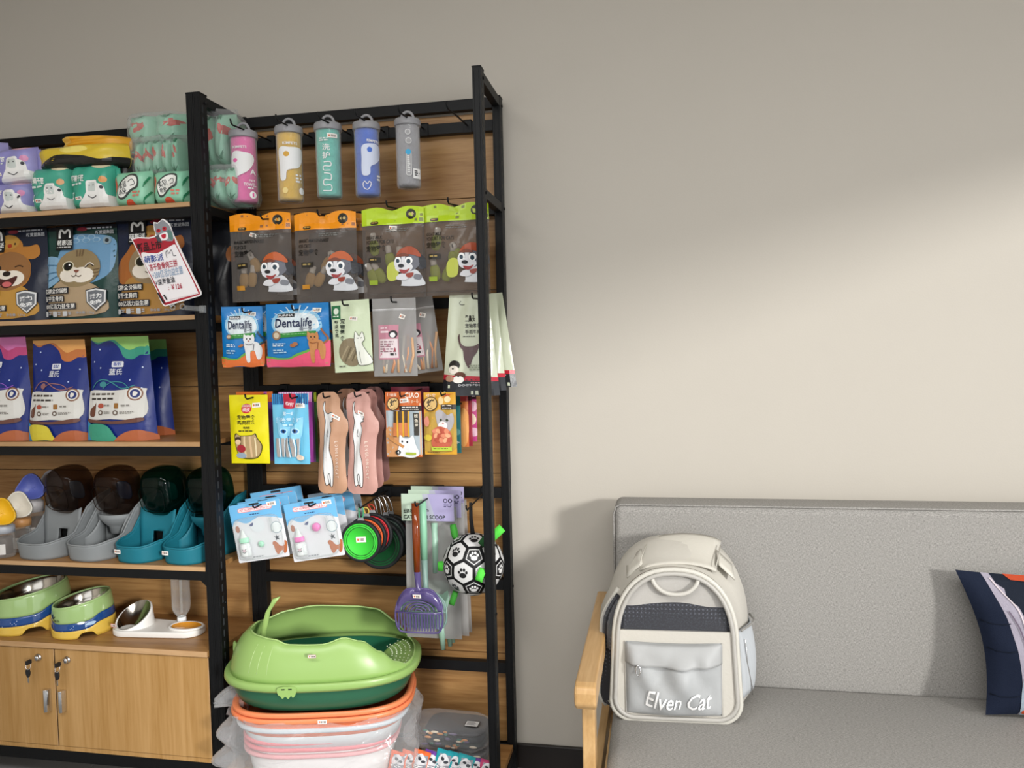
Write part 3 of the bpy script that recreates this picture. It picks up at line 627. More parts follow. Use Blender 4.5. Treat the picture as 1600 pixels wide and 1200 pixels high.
    it += [('r', X(20), Yy(0), X(46), Yy(38), '07080c'), ('l', [(X(25), Yy(19)), (X(25), Yy(12)), (X(26.5), Yy(6)), (X(30), Yy(7)), (X(33), Yy(11)), (X(36), Yy(7)), (X(39.5), Yy(6)), (X(41), Yy(12)), (X(41), Yy(19))], 3.2*k, 'f0f0ec'), ('t', '萌影派', X(21.5), Yy(22), X(45), Yy(31), 'f0f0ec', 0, 0, .015), ('w', X(22), Yy(33), X(45), Yy(35.5), 'd8d8d4', 1),
        ('w', X(66), Yy(4), X(106), Yy(8), 'b0b4bc', 1), ('t', '新爱望集团', X(80), Yy(9), X(107), Yy(15), 'c8ccd2', 0, 0, .02), ('e', X(60), Yy(6), 8*k, 3*k, '7a1a2c')]
    for j, s in enumerate(('三拼全价猫粮', '冻干生骨肉', '200亿活力益生菌') if cat_ != 'dog' else ('三拼全价犬粮', '冻干生骨肉', '200亿活力益生菌')):
        wd = (40, 33, 50)[j] if full else 34
        it.append(('r', X(4.5), Yy(98.5+j*12), X(4.5+wd+3), Yy(108+j*12), '0d1424')); it.append(('t', s, X(6), Yy(99.3+j*12), X(6+wd), Yy(107.3+j*12), 'eceae4', 0, 0, .015))
    sx, sy = X(86), Yy(118)
    sh = lambda q: [(sx-13*q*k, sy-13*q*k), (sx, sy-16*q*k), (sx+13*q*k, sy-13*q*k), (sx+12*q*k, sy+4*q*k), (sx, sy+17*q*k), (sx-12*q*k, sy+4*q*k)]
    it += [('p', sh(1.08), '10141c'), ('p', sh(1), 'dcdcdc'), ('p', sh(.84), '6a6e74'), ('t', '活力', sx-8*k, sy-8*k, sx+8*k, sy-1*k, 'f0f0f0', -8, 0, .03), ('t', '免疫', sx-8*k, sy+1*k, sx+8*k, sy+8*k, 'f0f0f0', -8, 0, .03)]
    it += [('q', X(6+16*i), Yy(135), X(13+16*i), Yy(143), 'c8ccd0', 1.5) for i in range(3)] + [('w', X(14.5+16*i), Yy(136), X(20.5+16*i), Yy(142), 'a8acb4', 2) for i in range(3)] + [('t', '净含量: 1.5kg', X(58), Yy(136), X(84), Yy(141), '98a0ac')]
    return pack('pet_food_bag', lab, 'pet food bag', grp, box, Y, D, base_col, it, 'stand', base=z2+.0005, seed=seed, rz=rz, part='bag', wr=.8)
foodbag('dark food bag with a laughing tan dog in an orange hood, far left', (-34, 357, 77, 500), -.262, '111a30', 'b87a34', 'c09040', '96683c', 'duck', 'dog', 2)
foodbag('dark green food bag with a winking cat in a blue fish hood', (74, 353, 186, 500), -.258, '143c36', '567c9c', '6a90ac', '94805c', 'fish', 'cat', 5)
foodbag('dark blue food bag with a winking cat in an orange hood, behind the shop card', (184, 341, 303, 496), -.256, '111c38', 'a8642c', 'b0823f', '968060', 'duck', 'cat', 7)
pack('pet_food_bag', 'black food bag seen through the side frame behind the shop card', 'pet food bag', 'dark dry food bags on the second shelf', (306, 346, 366, 488), -.15, .08, '10141f', [('e', 362, 395, 7, 12, 'b06a30'), ('t', '萌影派', 312, 356, 334, 364, 'e8e8e4', 0, 0, .015), ('w', 312, 368, 334, 380, 'b8bcc4', 3)], 'stand', base=z2+.0005, rz=6, part='bag')
# the shop card clipped to the post
Q = lambda x, y: (200+x*.1417, 330+y*.1417)
cy_ = YFR-.045; out = [(40, 305), (70, 296), (120, 284), (180, 288), (235, 290), (300, 272), (308, 250), (290, 200), (284, 120), (330, 128), (360, 105), (385, 84), (405, 92), (430, 112), (460, 140), (480, 190), (500, 250), (540, 330), (810, 890), (812, 915), (795, 935), (600, 995), (410, 1050), (388, 1035), (372, 1010), (330, 920), (322, 880), (45, 318)]
pts = [at(*Q(*p), cy_) for p in out]; o0 = at(*Q(460, 1000), cy_)
sg = thing('shop_card', 'handwritten shop card with a red border and grey cat, clipped to the left post', 'sign', o0, group=None)
B('paper', 'f0ecec').prism([(p.x-o0.x, p.z-o0.z) for p in pts], -.0015, .0015, 'y').build('card', sg)
FN = lambda u, v: tuple(at(*Q(u*900, v*1100), cy_-.0016)-o0)
it = [('p', [(52, 312), (120, 296), (235, 302), (320, 280), (350, 330), (520, 300), (528, 345), (798, 900), (790, 920), (600, 980), (415, 1036), (395, 1020), (345, 900)], 'a8182c'),
    ('s', [(148, 480), (250, 462), (330, 460), (420, 415), (480, 380), (520, 365), (545, 400), (640, 600), (770, 880), (760, 912), (600, 955), (440, 1000), (410, 985), (300, 780)], 'f2eef0'),
    ('s', [(296, 140), (330, 138), (360, 115), (388, 96), (420, 120), (455, 150), (480, 200), (500, 260), (505, 320), (460, 330), (400, 320), (340, 300), (312, 240)], '8a8c92'), ('e', 470, 260, 26, 60, '5c8078', -20), ('e', 342, 215, 24, 22, 'b81c30', -10), ('e', 408, 192, 24, 24, 'b81c30', -10), ('e', 340, 212, 9, 9, '5a1020'), ('e', 406, 190, 9, 9, '5a1020'),
    ('s', [(352, 262), (435, 232), (448, 300), (385, 322)], 'f4f0f0'), ('s', [(375, 264), (422, 250), (424, 290), (392, 300)], 'c01c34'), ('p', [(305, 280), (345, 260), (390, 350), (340, 330)], '4a4c54'),
    ('t', '新品上市', 105, 335, 375, 435, '2a0a10', -8, 0, .02), ('t', '萌影派', 185, 480, 400, 560, '2c4a9c', -9, 0, .01), ('l', [(440, 515), (425, 460), (440, 430), (460, 465), (485, 425), (500, 460), (510, 490), (540, 488)], 5, '3a3a44'), ('e', 450, 470, 3, 3, '3a3a44'), ('e', 480, 462, 3, 3, '3a3a44'),
    ('t', '冻干鱼骨肉三拼', 240, 555, 555, 635, 'b0203c', -11), ('t', '+200亿活力益生菌', 275, 630, 615, 720, '9cb0c8', -11), ('t', '+深海鱼油', 310, 735, 525, 805, '30303a', -12), ('t', ': ￥126', 455, 800, 605, 860, 'b03048', -8),
    ('p', [(398, 925), (415, 918), (448, 975), (436, 982)], '1c1c20'), ('p', [(330, 900), (345, 895), (420, 1010), (396, 1015)], '1c1c20'), ('l', [(470, 975), (770, 905)], 3, 'c8b8bc')]
art(FN, (0, 0, 900, 1100), it, 'handwriting', sg, 1, 1, eps=.0003, step=.00015, m='paper')
cl = B('clear'); a1, a2 = at(290, 481, cy_), at(318, 483, YFR-.01); c_ = [Vector(a1)-o0, Vector(a2)-o0]
cl.bar(c_[0], c_[1], .012, .014); cl.box((c_[1].x-.012, c_[1].y-.004, c_[1].z-.011), (c_[1].x+.004, c_[1].y+.008, c_[1].z+.011))
for dx in (-.045, -.012): cl.tube([(c_[0].x+dx+.008*math.cos(a*PI/5), c_[0].y+.003, c_[0].z+.004+.008*math.sin(a*PI/5)) for a in range(10)], .002, 6, True)
cl.build('clip', sg)
# shelf 3: blue food bags
z3 = SH[2]
def bluebag(lab, box, Y, c1, c2, c3, c4, seed, plain=False, rz=0):
    x0, y0, x1, y1 = box; w, h = x1-x0, y1-y0; X = lambda v: x0+v*w; V = lambda v: y0+v*h; s = w/95
    it = [('s', [(X(-.02), V(-.02)), (X(.0), V(.02)), (X(.12), V(.07)), (X(.22), V(.05)), (X(.35), V(.04)), (X(.5), V(.11)), (X(.58), V(.2)), (X(.72), V(.22)), (X(.85), V(.18)), (X(1.02), V(.16)), (X(1.02), V(-.05))], c2),
        ('s', [(X(.0), V(-.02)), (X(.1), V(.05)), (X(.25), V(.04)), (X(.4), V(.03)), (X(.52), V(.08)), (X(.66), V(.13)), (X(.82), V(.10)), (X(1.02), V(.09)), (X(1.02), V(-.05))], c1)]
    it += [('e', X(a), V(b_), 1.2*s, 1.2*s, 'c8d4f0') for a, b_ in ((.08, .24), (.16, .12), (.2, .3), (.72, .42), (.88, .5), (.9, .3))]
    if not plain:
        it += [('q', X(.4), V(.24), X(.58), V(.295), 'e6e8ee', 1.5*s), ('w', X(.43), V(.252), X(.55), V(.285), '28409c', 2), ('t', '蓝氏', X(.37), V(.31), X(.57), V(.37), 'e6e8ee', 0, 0, .015),
            ('l', [(X(.12), V(.5)), (X(.2), V(.43)), (X(.35), V(.42)), (X(.6), V(.5)), (X(.8), V(.47))], 1.3*s, c3), ('l', [(X(.3), V(.5)), (X(.42), V(.44)), (X(.62), V(.45)), (X(.72), V(.5))], 1.1*s, c3), ('e', X(.3), V(.46), 5*s, 4*s, c3),
            ('s', [(X(.06), V(.62)), (X(.1), V(.52)), (X(.5), V(.52)), (X(.9), V(.5)), (X(.93), V(.55)), (X(.9), V(.78)), (X(.45), V(.79)), (X(.04), V(.79))], 'dcdad4'),
            ('e', X(.8), V(.55), 10*s, 10*s, '8a6048'), ('e', X(.8), V(.55), 8*s, 8*s, 'e6e2dc'), ('e', X(.8), V(.55), 6.2*s, 6.2*s, '1c2c70'), ('s', [(X(.78), V(.53)), (X(.83), V(.54)), (X(.81), V(.57)), (X(.77), V(.57))], 'e6e2dc'),
            ('w', X(.13), V(.545), X(.6), V(.575), '4a4038', 1), ('w', X(.14), V(.59), X(.62), V(.62), '3a3430', 1), ('s', [(X(.12), V(.76)), (X(.13), V(.7)), (X(.2), V(.66)), (X(.22), V(.64)), (X(.2), V(.76))], '6a3c28'),
            ('e', X(.3), V(.665), 4.5*s, 3.5*s, 'b0503c'), ('q', X(.52), V(.64), X(.58), V(.69), '9a6a30', 1), ('e', X(.3), V(.73), 3.6*s, 3.6*s, '6a5a50'), ('e', X(.3), V(.73), 1.8*s, 1.8*s, 'dcdad4'), ('e', X(.54), V(.73), 3.6*s, 3.6*s, '6a5a50'), ('e', X(.54), V(.73), 1.8*s, 1.8*s, 'dcdad4'),
            ('w', X(.36), V(.655), X(.46), V(.68), '8a8680', 1), ('w', X(.62), V(.655), X(.76), V(.68), '8a8680', 1), ('w', X(.36), V(.72), X(.46), V(.745), '8a8680', 2), ('w', X(.6), V(.72), X(.8), V(.745), '8a8680', 2),
            ('s', [(X(.04), V(.79)), (X(.5), V(.81)), (X(.88), V(.78)), (X(.86), V(.82)), (X(.5), V(.835)), (X(.06), V(.82))], '6a4238')]
    it += [('s', [(X(-.05), V(.7)), (X(.1), V(.82)), (X(.3), V(.9)), (X(.52), V(1.02)), (X(-.05), V(1.02))], '2f8cc0'), ('s', [(X(.1), V(.9)), (X(.15), V(.84)), (X(.4), V(.85)), (X(.52), V(.95)), (X(.58), V(1.02)), (X(.2), V(1.02))], c4), ('s', [(X(.55), V(.97)), (X(.7), V(.91)), (X(.88), V(.9)), (X(1.0), V(.96)), (X(1.02), V(1.02)), (X(.55), V(1.02))], 'b06038')]
    t, fr, dm = pack('pet_food_bag', lab, 'pet food bag', 'royal blue food bags on the third shelf', box, Y, .09, '12297a', it, 'stand', base=z3+.0005, taper=.84, seed=seed, part='bag', wr=1.1, rz=rz, m='print')
    return t
bluebag('royal blue food bag with a pink top at the left edge', (-44, 527, 52, 688), -.262, 'd878b4', 'c0487c', '8a5ac0', 'd0406a', 1)
bluebag('royal blue food bag with an orange top, between the pink-topped and green-topped ones', (48, 531, 144, 688), -.258, 'e8a860', 'c87840', '9a6a6a', 'd8c83c', 4)
bluebag('royal blue food bag with a light green top standing in front of its twin', (138, 526, 244, 690), -.254, '98cc6c', '3c9c84', '3c8a90', '3c9c80', 9)
bluebag('royal blue food bag with a green top half hidden behind its twin', (176, 531, 270, 676), -.12, '7cb060', '2c7c6c', '3c8a90', '3c9c80', 12, True)
# ================================================================ hanging goods, row 1: towel tubes
def tube_(lab, xc, xw, ylid, ybot, col, items, sticker_=None, Y=-.20):
    ym = (ylid+ybot)/2; r = (at(xc+xw/2, ym, Y).x-at(xc-xw/2, ym, Y).x)/2; p = at(xc, ybot, Y); h = at(xc, ylid, Y).z-p.z
    t = thing('towel_tube', lab, 'tube', (at(xc, ym, Y).x, Y, p.z), group='towel tubes on the top hooks')
    b = B('towel', col); b.lathe([(0, .004), (r*.78, .004), (r*.86, .012), (r*.86, h*.90), (r*.8, h*.955), (0, h*.96)], 28)
    o = b.build('rolled_towel', t)
    for v, ve in zip(o.data.vertices, range(10**6)):
        c = v.co; k = 1+.03*math.sin(math.atan2(c.y, c.x)*3+c.z*14); v.co = (c.x*k, c.y*k, c.z)
    B('tube_clear').lathe([(0, 0), (r*.88, 0), (r*.95, .006), (r*.95, h*.93)], 36).build('clear_shell', t)
    B('plastic', '97979b').lathe([(r*.9, h*.925), (r*1.03, h*.925), (r*1.04, h*.94), (r*1.04, h*1.0), (r*.98, h*1.025), (0, h*1.03)], 36).build('lid', t)
    B('plastic', '97979b').tube([(r*.52*math.cos(a*PI/12), 0, h*1.02+r*.66*math.sin(a*PI/12)) for a in range(13)], .0042, 8).build('carry_ring', t)
    fc = math.atan2(-2.27, -(t.location.x)); R = r*.953
    def fn(u, v):
        a = fc+math.asin(max(-.999, min(.999, (u-.5)*2*.985))); return (R*math.cos(a), R*math.sin(a), h*(.93-.93*v))
    art(fn, (0, 0, 40, 100), items, 'printed_front', t, 16, 1, eps=.0003, m='paper')
    if sticker_: sticker(fn, (0, 0, 40, 100), *sticker_, parent=t)
    return t
Wh = 'eeeeee'
tube_('pink towel roll in a clear tube with a grey lid, leftmost of the hanging tubes', 382, 39, 209, 319, 'ef6fb0', [('t', 'KIMPETS', 4, 15, 24, 19, Wh, 0, 0, .02), ('s', [(3, 26), (20, 25), (32, 28), (34, 38), (26, 52), (12, 60), (3, 62)], Wh), ('e', 7, 37, 3, 3, 'ef6fb0'), ('t', 'A', 28, 50, 36, 58, Wh, 0, 0, .015), ('t', 'PET', 26, 66, 35, 69, Wh), ('t', 'TOWEL', 18, 71, 36, 76, Wh, 0, 0, .02), ('w', 24, 78, 35, 81, Wh, 1), ('e', 31, 89, 5, 5.5, 'ffffff'), ('t', '1', 30, 86, 32.5, 92, 'ef6fb0', 0, 0, .018)])
tube_('yellow towel roll in a clear tube with a grey lid, between pink and mint tubes', 453, 39, 202, 316, 'e8be48', [('t', 'KIMPETS', 10, 15, 32, 19, Wh, 0, 0, .02), ('s', [(5, 24), (20, 23), (37, 24), (38, 40), (33, 52), (22, 55), (15, 58), (13, 70), (6, 70), (5, 50)], Wh), ('e', 15, 33, 4.4, 4, 'd8a640'), ('w', 28, 62, 38, 76, Wh, 3), ('e', 12, 86, 4, 4.5, 'f0d890'), ('e', 36, 86, 3.5, 5, 'ffffff')])
tube_('mint green towel roll in a clear tube with a grey lid, third of the five', 514, 39, 197, 310, '6fcdbb', [('t', '洗', 10, 23, 22, 33, Wh), ('t', '护', 10, 35, 22, 45, Wh), ('l', [(12, 50), (22, 50), (22, 56), (12, 56), (12, 62), (22, 62)], 1.4, Wh), ('l', [(12, 66), (22, 68), (22, 76), (12, 76), (12, 84), (22, 84), (22, 92), (10, 92)], 1.6, Wh), ('w', 6, 14, 24, 20, Wh, 2)], (26, 11, 15, 6.5))
tube_('royal blue towel roll in a clear tube with a grey lid, fourth of the five', 574, 39, 196, 308, '4672d2', [('t', 'KIMPETS', 20, 18, 39, 22, Wh, 6, 0, .02), ('s', [(12, 28), (24, 24), (38, 26), (39, 44), (33, 53), (25, 58), (24, 68), (18, 72), (11, 68), (11, 45)], 'd4dcf0'), ('e', 24, 33, 4, 4, '4672d2'), ('l', [(12, 84), (15, 80), (19, 84), (22, 80), (25, 84), (20, 92), (14, 90), (12, 84)], 1.2, Wh), ('w', 34, 70, 39, 80, Wh, 2)])
tube_('grey towel roll in a clear tube with a grey lid, rightmost of the hanging tubes', 638, 38, 190, 294, 'a2a2a4', [('e', 20, 14, 4.5, 4.5, 'dcdcdc'), ('e', 20, 14, 3.5, 3.5, 'a2a2a4'), ('e', 21, 28, 5, 5, 'dcdcdc'), ('e', 21, 28, 4, 4, 'a2a2a4'), ('q', 16, 45, 25, 84, 'dcdcdc', 3), ('q', 17, 46, 24, 83, 'a2a2a4', 2.5), ('e', 20, 46, 4.5, 4.5, '3aa8d8'), ('w', 18, 52, 23, 80, 'dcdcdc', 9), ('r', 27, 72, 38, 88, 'f0f0f0'), ('w', 29, 75, 37, 85, '404040', 3)])
# ---------------------------------------------------------------- row 2: film treat bags
def treatbag(lab, box, Y, band, cap, kind, seed, st=None, rz=0, full=True):
    x0, y0, x1, y1 = box; w = x1-x0; g = kind == 'lime'
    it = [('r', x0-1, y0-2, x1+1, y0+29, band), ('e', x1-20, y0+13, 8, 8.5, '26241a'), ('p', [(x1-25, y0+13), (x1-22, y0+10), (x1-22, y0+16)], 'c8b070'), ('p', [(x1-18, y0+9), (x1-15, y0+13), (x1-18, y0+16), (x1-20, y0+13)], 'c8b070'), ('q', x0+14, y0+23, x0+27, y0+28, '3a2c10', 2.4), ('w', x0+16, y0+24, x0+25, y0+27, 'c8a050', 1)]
    if full:
        if g: it += [('t', 'GOAT MILK', x0+8, y0+46, x0+34, y0+51.5, '0c0e08', 0, .2, .02), ('t', 'YOGURT FOR CATS', x0+8, y0+53, x0+52, y0+59, '0c0e08', 0, .2, .02), ('t', '宠物零食', x0+8, y0+61, x0+40, y0+71, '0c0e08', 0, 0, .018)]
        else: it += [('t', 'MAGIC MAYONNAISE', x0+8, y0+44, x0+56, y0+49.5, '0c0a0a', 0, .2, .02), ('t', 'FOR CATS', x0+8, y0+52, x0+28, y0+58, '0c0a0a', 0, .2, .02), ('t', '宠物零食', x0+8, y0+60, x0+40, y0+70, '0c0a0a', 0, 0, .018)]
        it += [('r', x0+12, y0+80, x0+31, y0+88, '24201a'), ('w', x0+14, y0+82, x0+28, y0+86, 'b09858', 1), ('r', x0+11, y0+115, x0+24, y0+122, '98b030' if g else 'c88a28'), ('w', x0+40, y0+36, x0+80, y0+42, '6a6a66', 2)]
        if g: it += [('s', [(x0+40, y0+98), (x0+48, y0+88), (x0+58, y0+92), (x0+56, y0+114), (x0+42, y0+116)], 'c4cc58')]
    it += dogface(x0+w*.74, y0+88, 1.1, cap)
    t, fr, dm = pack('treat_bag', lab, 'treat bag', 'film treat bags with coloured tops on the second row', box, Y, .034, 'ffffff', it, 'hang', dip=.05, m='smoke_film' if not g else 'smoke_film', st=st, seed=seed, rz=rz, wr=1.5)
    if full:
        W_, H_ = dm; rnd = random.Random(seed)          # squeeze bottles inside
        for k in range(5 if g else 4):
            x = (-.30+.13*(k % 4))*W_; z = H_*(.18+.16*(k//2)+rnd.uniform(-.02, .02)); a = rnd.uniform(-.6, .6)
            T = Matrix.Translation((x, -.001, z)) @ Matrix.Rotation(a, 4, 'Y') @ Matrix.Scale(1.15, 4)
            b = B('plastic', 'b4c83a' if g else 'd4b070'); b.ell((0, 0, .018), (.014, .005, .021), 10, 7, 2.6, T)
            b.col = 'f0f0ee'; b.lathe([(0, .036), (.0078, .036), (.0082, .04), (.0082, .054), (.0065, .056), (0, .056)], 10, T @ Matrix.Diagonal((1, .8, 1, 1)))
            b.build('treat_bottle', t)
    return t
# print sits on a film pouch: tops and dogs are opaque, the window shows the bottles
treatbag('orange-topped treat bag with a cartoon dog, front left of the second row', (361, 331, 456, 471), -.262, 'f2960c', 'c05c28', 'orange', 3, [(401, 368, 12, 6, 18)])
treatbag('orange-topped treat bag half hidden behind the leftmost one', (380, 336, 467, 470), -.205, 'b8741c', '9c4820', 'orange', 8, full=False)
treatbag('orange-topped treat bag with a cartoon dog, second from left in front', (462, 329, 558, 473), -.262, 'f2960c', 'c05c28', 'orange', 5)
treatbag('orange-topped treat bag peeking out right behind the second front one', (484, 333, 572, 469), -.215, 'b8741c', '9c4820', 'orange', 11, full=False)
treatbag('lime-topped treat bag with a cartoon dog in a red cap and a price sticker', (567, 322, 664, 466), -.262, 'b6d41c', 'a84c2c', 'lime', 7, [(617, 357, 12, 7, 5)])
treatbag('lime-topped treat bag with a cartoon dog, rightmost, behind the front post', (660, 316, 765, 461), -.255, 'b2d01c', 'a84c2c', 'lime', 9)
# ---------------------------------------------------------------- row 3
def dental(lab, box, Y, bottom, seed, st=None, rz=0, small=False, plain=False):
    x0, y0, x1, y1 = box; w, h = x1-x0, y1-y0; X = lambda a: x0+a*w; V = lambda a: y0+a*h
    it = [('s', [(X(.1), V(.35)), (X(.18), V(.16)), (X(.5), V(.1)), (X(.82), V(.17)), (X(.9), V(.4)), (X(.7), V(.5)), (X(.3), V(.52))], '8fc8e8'), ('s', [(X(.14), V(.35)), (X(.22), V(.2)), (X(.5), V(.15)), (X(.78), V(.2)), (X(.86), V(.38)), (X(.66), V(.46)), (X(.3), V(.48))], 'e6f0f4')]
    it += [('p', [(X(.5), V(.3)), (X(.5+.42*math.cos(a)-.012), V(.3+.27*math.sin(a))), (X(.5+.42*math.cos(a)+.012), V(.3+.27*math.sin(a)))], 'd4e8f2') for a in [k*PI/11 for k in range(11, 23)]]
    it += [('r', X(.2), V(.165), X(.48), V(.215), '1a1a1c'), ('t', 'PURINA', X(.215), V(.175), X(.465), V(.207), 'f0f0f0', 0, 0, .02), ('t', 'Dentalife', X(.17), V(.235), X(.76), V(.375), '15244c', -1), ('t', '齿一生', X(.56), V(.37), X(.77), V(.435), '15244c', -1),
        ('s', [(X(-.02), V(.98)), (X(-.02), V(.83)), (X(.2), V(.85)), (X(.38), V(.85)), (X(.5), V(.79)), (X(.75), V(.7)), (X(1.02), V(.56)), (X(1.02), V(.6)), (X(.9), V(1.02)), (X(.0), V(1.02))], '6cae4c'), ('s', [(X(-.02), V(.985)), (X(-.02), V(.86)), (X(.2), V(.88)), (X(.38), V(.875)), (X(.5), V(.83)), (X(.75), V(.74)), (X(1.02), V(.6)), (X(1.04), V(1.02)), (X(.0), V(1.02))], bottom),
        ('p', [(X(.2), V(.47)), (X(.82), V(.44)), (X(.83), V(.51)), (X(.2), V(.54))], '2c8a34'), ('w', X(.3), V(.475), X(.78), V(.50), '88c488', 1), ('e', X(.2), V(.5), w*.07, w*.07, '9a7a5c'), ('e', X(.2), V(.5), w*.045, w*.045, 'd8c8b0'), ('w', X(.13), V(.62), X(.38), V(.68), 'd0e4f0', 2), ('w', X(.13), V(.72), X(.36), V(.79), 'a8cce4', 2), ('e', X(.46), V(.66), w*.05, w*.03, 'a8683c'), ('e', X(.5), V(.64), w*.045, w*.03, 'b4744a')]
    cc = 'e8e8e8' if small else 'c88850'; cd_ = '8a8a90' if small else '9a5c30'; cx, cy, s = X(.72 if small else .8), V(.72), w/ (62 if small else 100)
    it += [('s', [(cx-9*s, cy-14*s), (cx+7*s, cy-14*s), (cx+14*s, cy-4*s), (cx+13*s, cy+14*s), (cx+8*s, cy+16*s), (cx+5*s, cy+3*s), (cx-1*s, cy+3*s), (cx-2*s, cy+20*s), (cx-7*s, cy+20*s), (cx-9*s, cy+2*s)], cc), ('e', cx-3*s, cy-18*s, 8*s, 7*s, cc), ('p', [(cx-11*s, cy-19*s), (cx-10*s, cy-28*s), (cx-5*s, cy-23*s)], cc), ('p', [(cx-1*s, cy-23*s), (cx+4*s, cy-28*s), (cx+5*s, cy-19*s)], cc),
        ('l', [(cx+12*s, cy-8*s), (cx+17*s, cy-16*s), (cx+12*s, cy-26*s), (cx+9*s, cy-32*s)], 2.4*s, '384858' if small else cd_), ('e', cx-5.5*s, cy-19*s, 1*s, 1.3*s, '202020'), ('e', cx-.5*s, cy-19*s, 1*s, 1.3*s, '202020'), ('e', cx-3*s, cy-15.5*s, 1.3*s, .9*s, 'b06050'), ('l', [(cx-8*s, cy-11*s), (cx-3*s, cy-9*s), (cx+3*s, cy-11*s)], 1.4*s, cd_), ('l', [(cx+4*s, cy-10*s), (cx+3*s, cy+1*s)], 1.4*s, cd_)]
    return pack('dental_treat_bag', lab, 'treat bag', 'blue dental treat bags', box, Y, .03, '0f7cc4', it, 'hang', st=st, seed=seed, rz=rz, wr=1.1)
dental('small sky blue dental treat bag with an orange foot and a white cat', (352, 479, 407, 573), -.265, 'e8783c', 3, [(393, 491, 11, 6, 3)], rz=16, small=True)
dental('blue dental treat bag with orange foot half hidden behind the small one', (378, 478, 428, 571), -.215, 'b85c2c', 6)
dental('large blue dental treat bag with a pink foot and a ginger cat', (417, 474, 515, 573), -.268, 'ea5a7c', 9, [(497, 485.5, 14, 7, 4)])
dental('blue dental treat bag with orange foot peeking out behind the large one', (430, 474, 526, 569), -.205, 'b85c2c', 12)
it = [('r', 523, 476, 537, 497, '1e6e40'), ('e', 530, 485, 4, 5, 'dfe8d8'), ('w', 525, 492, 535, 495, 'dfe8d8', 1)] + [('t', c, 535.5, 497+9*i, 544, 505+9*i, '24302a', 0, 0, .02) for i, c in enumerate('宠物零食')] + [('t', c, 527, 499+7*i, 533, 505+7*i, '24302a', 0, 0, .02) for i, c in enumerate('虾皮夹鸡')]
it += [('e', 552, 550, 19, 22, '8a7c62')] + [('l', [(536+5*i, 560+(i % 2)*4), (548+4*i, 540+2*i)], 2.2, ('a89a7c', '6c6048')[i % 2]) for i in range(6)]
ct = [(557, 532), (560, 518), (565, 526), (570, 519), (573, 531), (569, 537), (574, 548), (580, 560), (580, 569), (565, 571), (561, 566), (559, 548)]
it += [('s', ct, 'eef0e6'), ('l', ct+[ct[0]], .7, '3c3c38'), ('l', [(561, 528), (563, 529), (565, 528)], .8, '3c3c38'), ('l', [(567, 529), (569, 528)], .8, '3c3c38'), ('l', [(564, 550), (566, 568)], .6, '3c3c38'), ('w', 531, 570, 542, 573, '6a6c60', 1)]
pack('cat_snack_bag', 'pale green cat snack bag with a drawn cat and a brown round window', 'treat bag', None, (522, 469, 582, 581), -.268, .024, 'd3e0bf', it, 'hang', st=[(558, 498, 12, 6, 8)], roll=-2, seed=4)
def zipbag(lab, box, Y, rz, seed, roll=0):
    x0, y0, x1, y1 = box; w, h = x1-x0, y1-y0; X = lambda a: x0+a*w; V = lambda a: y0+a*h
    t, fr, dm = pack('zip_bag', lab, 'treat bag', 'clear zip bags of chew sticks', box, Y, .028, 'ffffff', [('r', x0, V(.135), x1, V(.142), 'e8e8ea'), ('r', x0, V(.15), x1, V(.156), 'c8c8ca')], 'hang', m='frosted', seed=seed, rz=rz, roll=roll, wr=1.2, part='film_bag')
    L = [('r', X(.15), V(.34), X(.62), V(.78), 'c98a9c'), ('r', X(.18), V(.52), X(.6), V(.76), 'ecdfe2'), ('w', X(.2), V(.37), X(.4), V(.4), 'f4e4ea', 1), ('q', X(.2), V(.415), X(.4), V(.44), 'f0dce2', 1), ('e', X(.5), V(.46), w*.1, w*.09, '2e2a2e'), ('e', X(.49), V(.47), w*.06, w*.06, 'f0eef0'), ('w', X(.2), V(.545), X(.56), V(.7), 'a08088', 5), ('p', [(X(.5), V(.68)), (X(.53), V(.62)), (X(.56), V(.68))], 'a84858'), ('w', X(.42), V(.7), X(.58), V(.75), '303030', 1)]
    art(fr, box, L, 'paper_label', t, m='paper', eps=.0009); sticker(fr, box, X(.7), V(.24), 9, 7, t, 20)
    W_, H_ = dm; rnd = random.Random(seed)
    for i in range(7):
        x = W_*(-.25+.11*i); b = B('satin', ('e0b48c', 'e8dcc8', 'd89a74')[i % 3]); z0 = H_*.05; z1_ = H_*(.34 if i < 3 else .55)*rnd.uniform(.85, 1)
        b.tube([(x+.012*rnd.uniform(-1, 1), -.004, z0), (x+.004*rnd.uniform(-1, 1), -.006, (z0+z1_)/2), (x+.012*rnd.uniform(-1, 1), -.004, z1_)], .0042, 7).build('chew_stick', t)
zipbag('clear zip bag of chew sticks hanging behind, its bottom swung right', (630, 465, 690, 583), -.17, 10, 5, roll=-7)
zipbag('clear zip bag of chew sticks with a pink label, hanging in front', (583, 466, 651, 588), -.262, 0, 3)
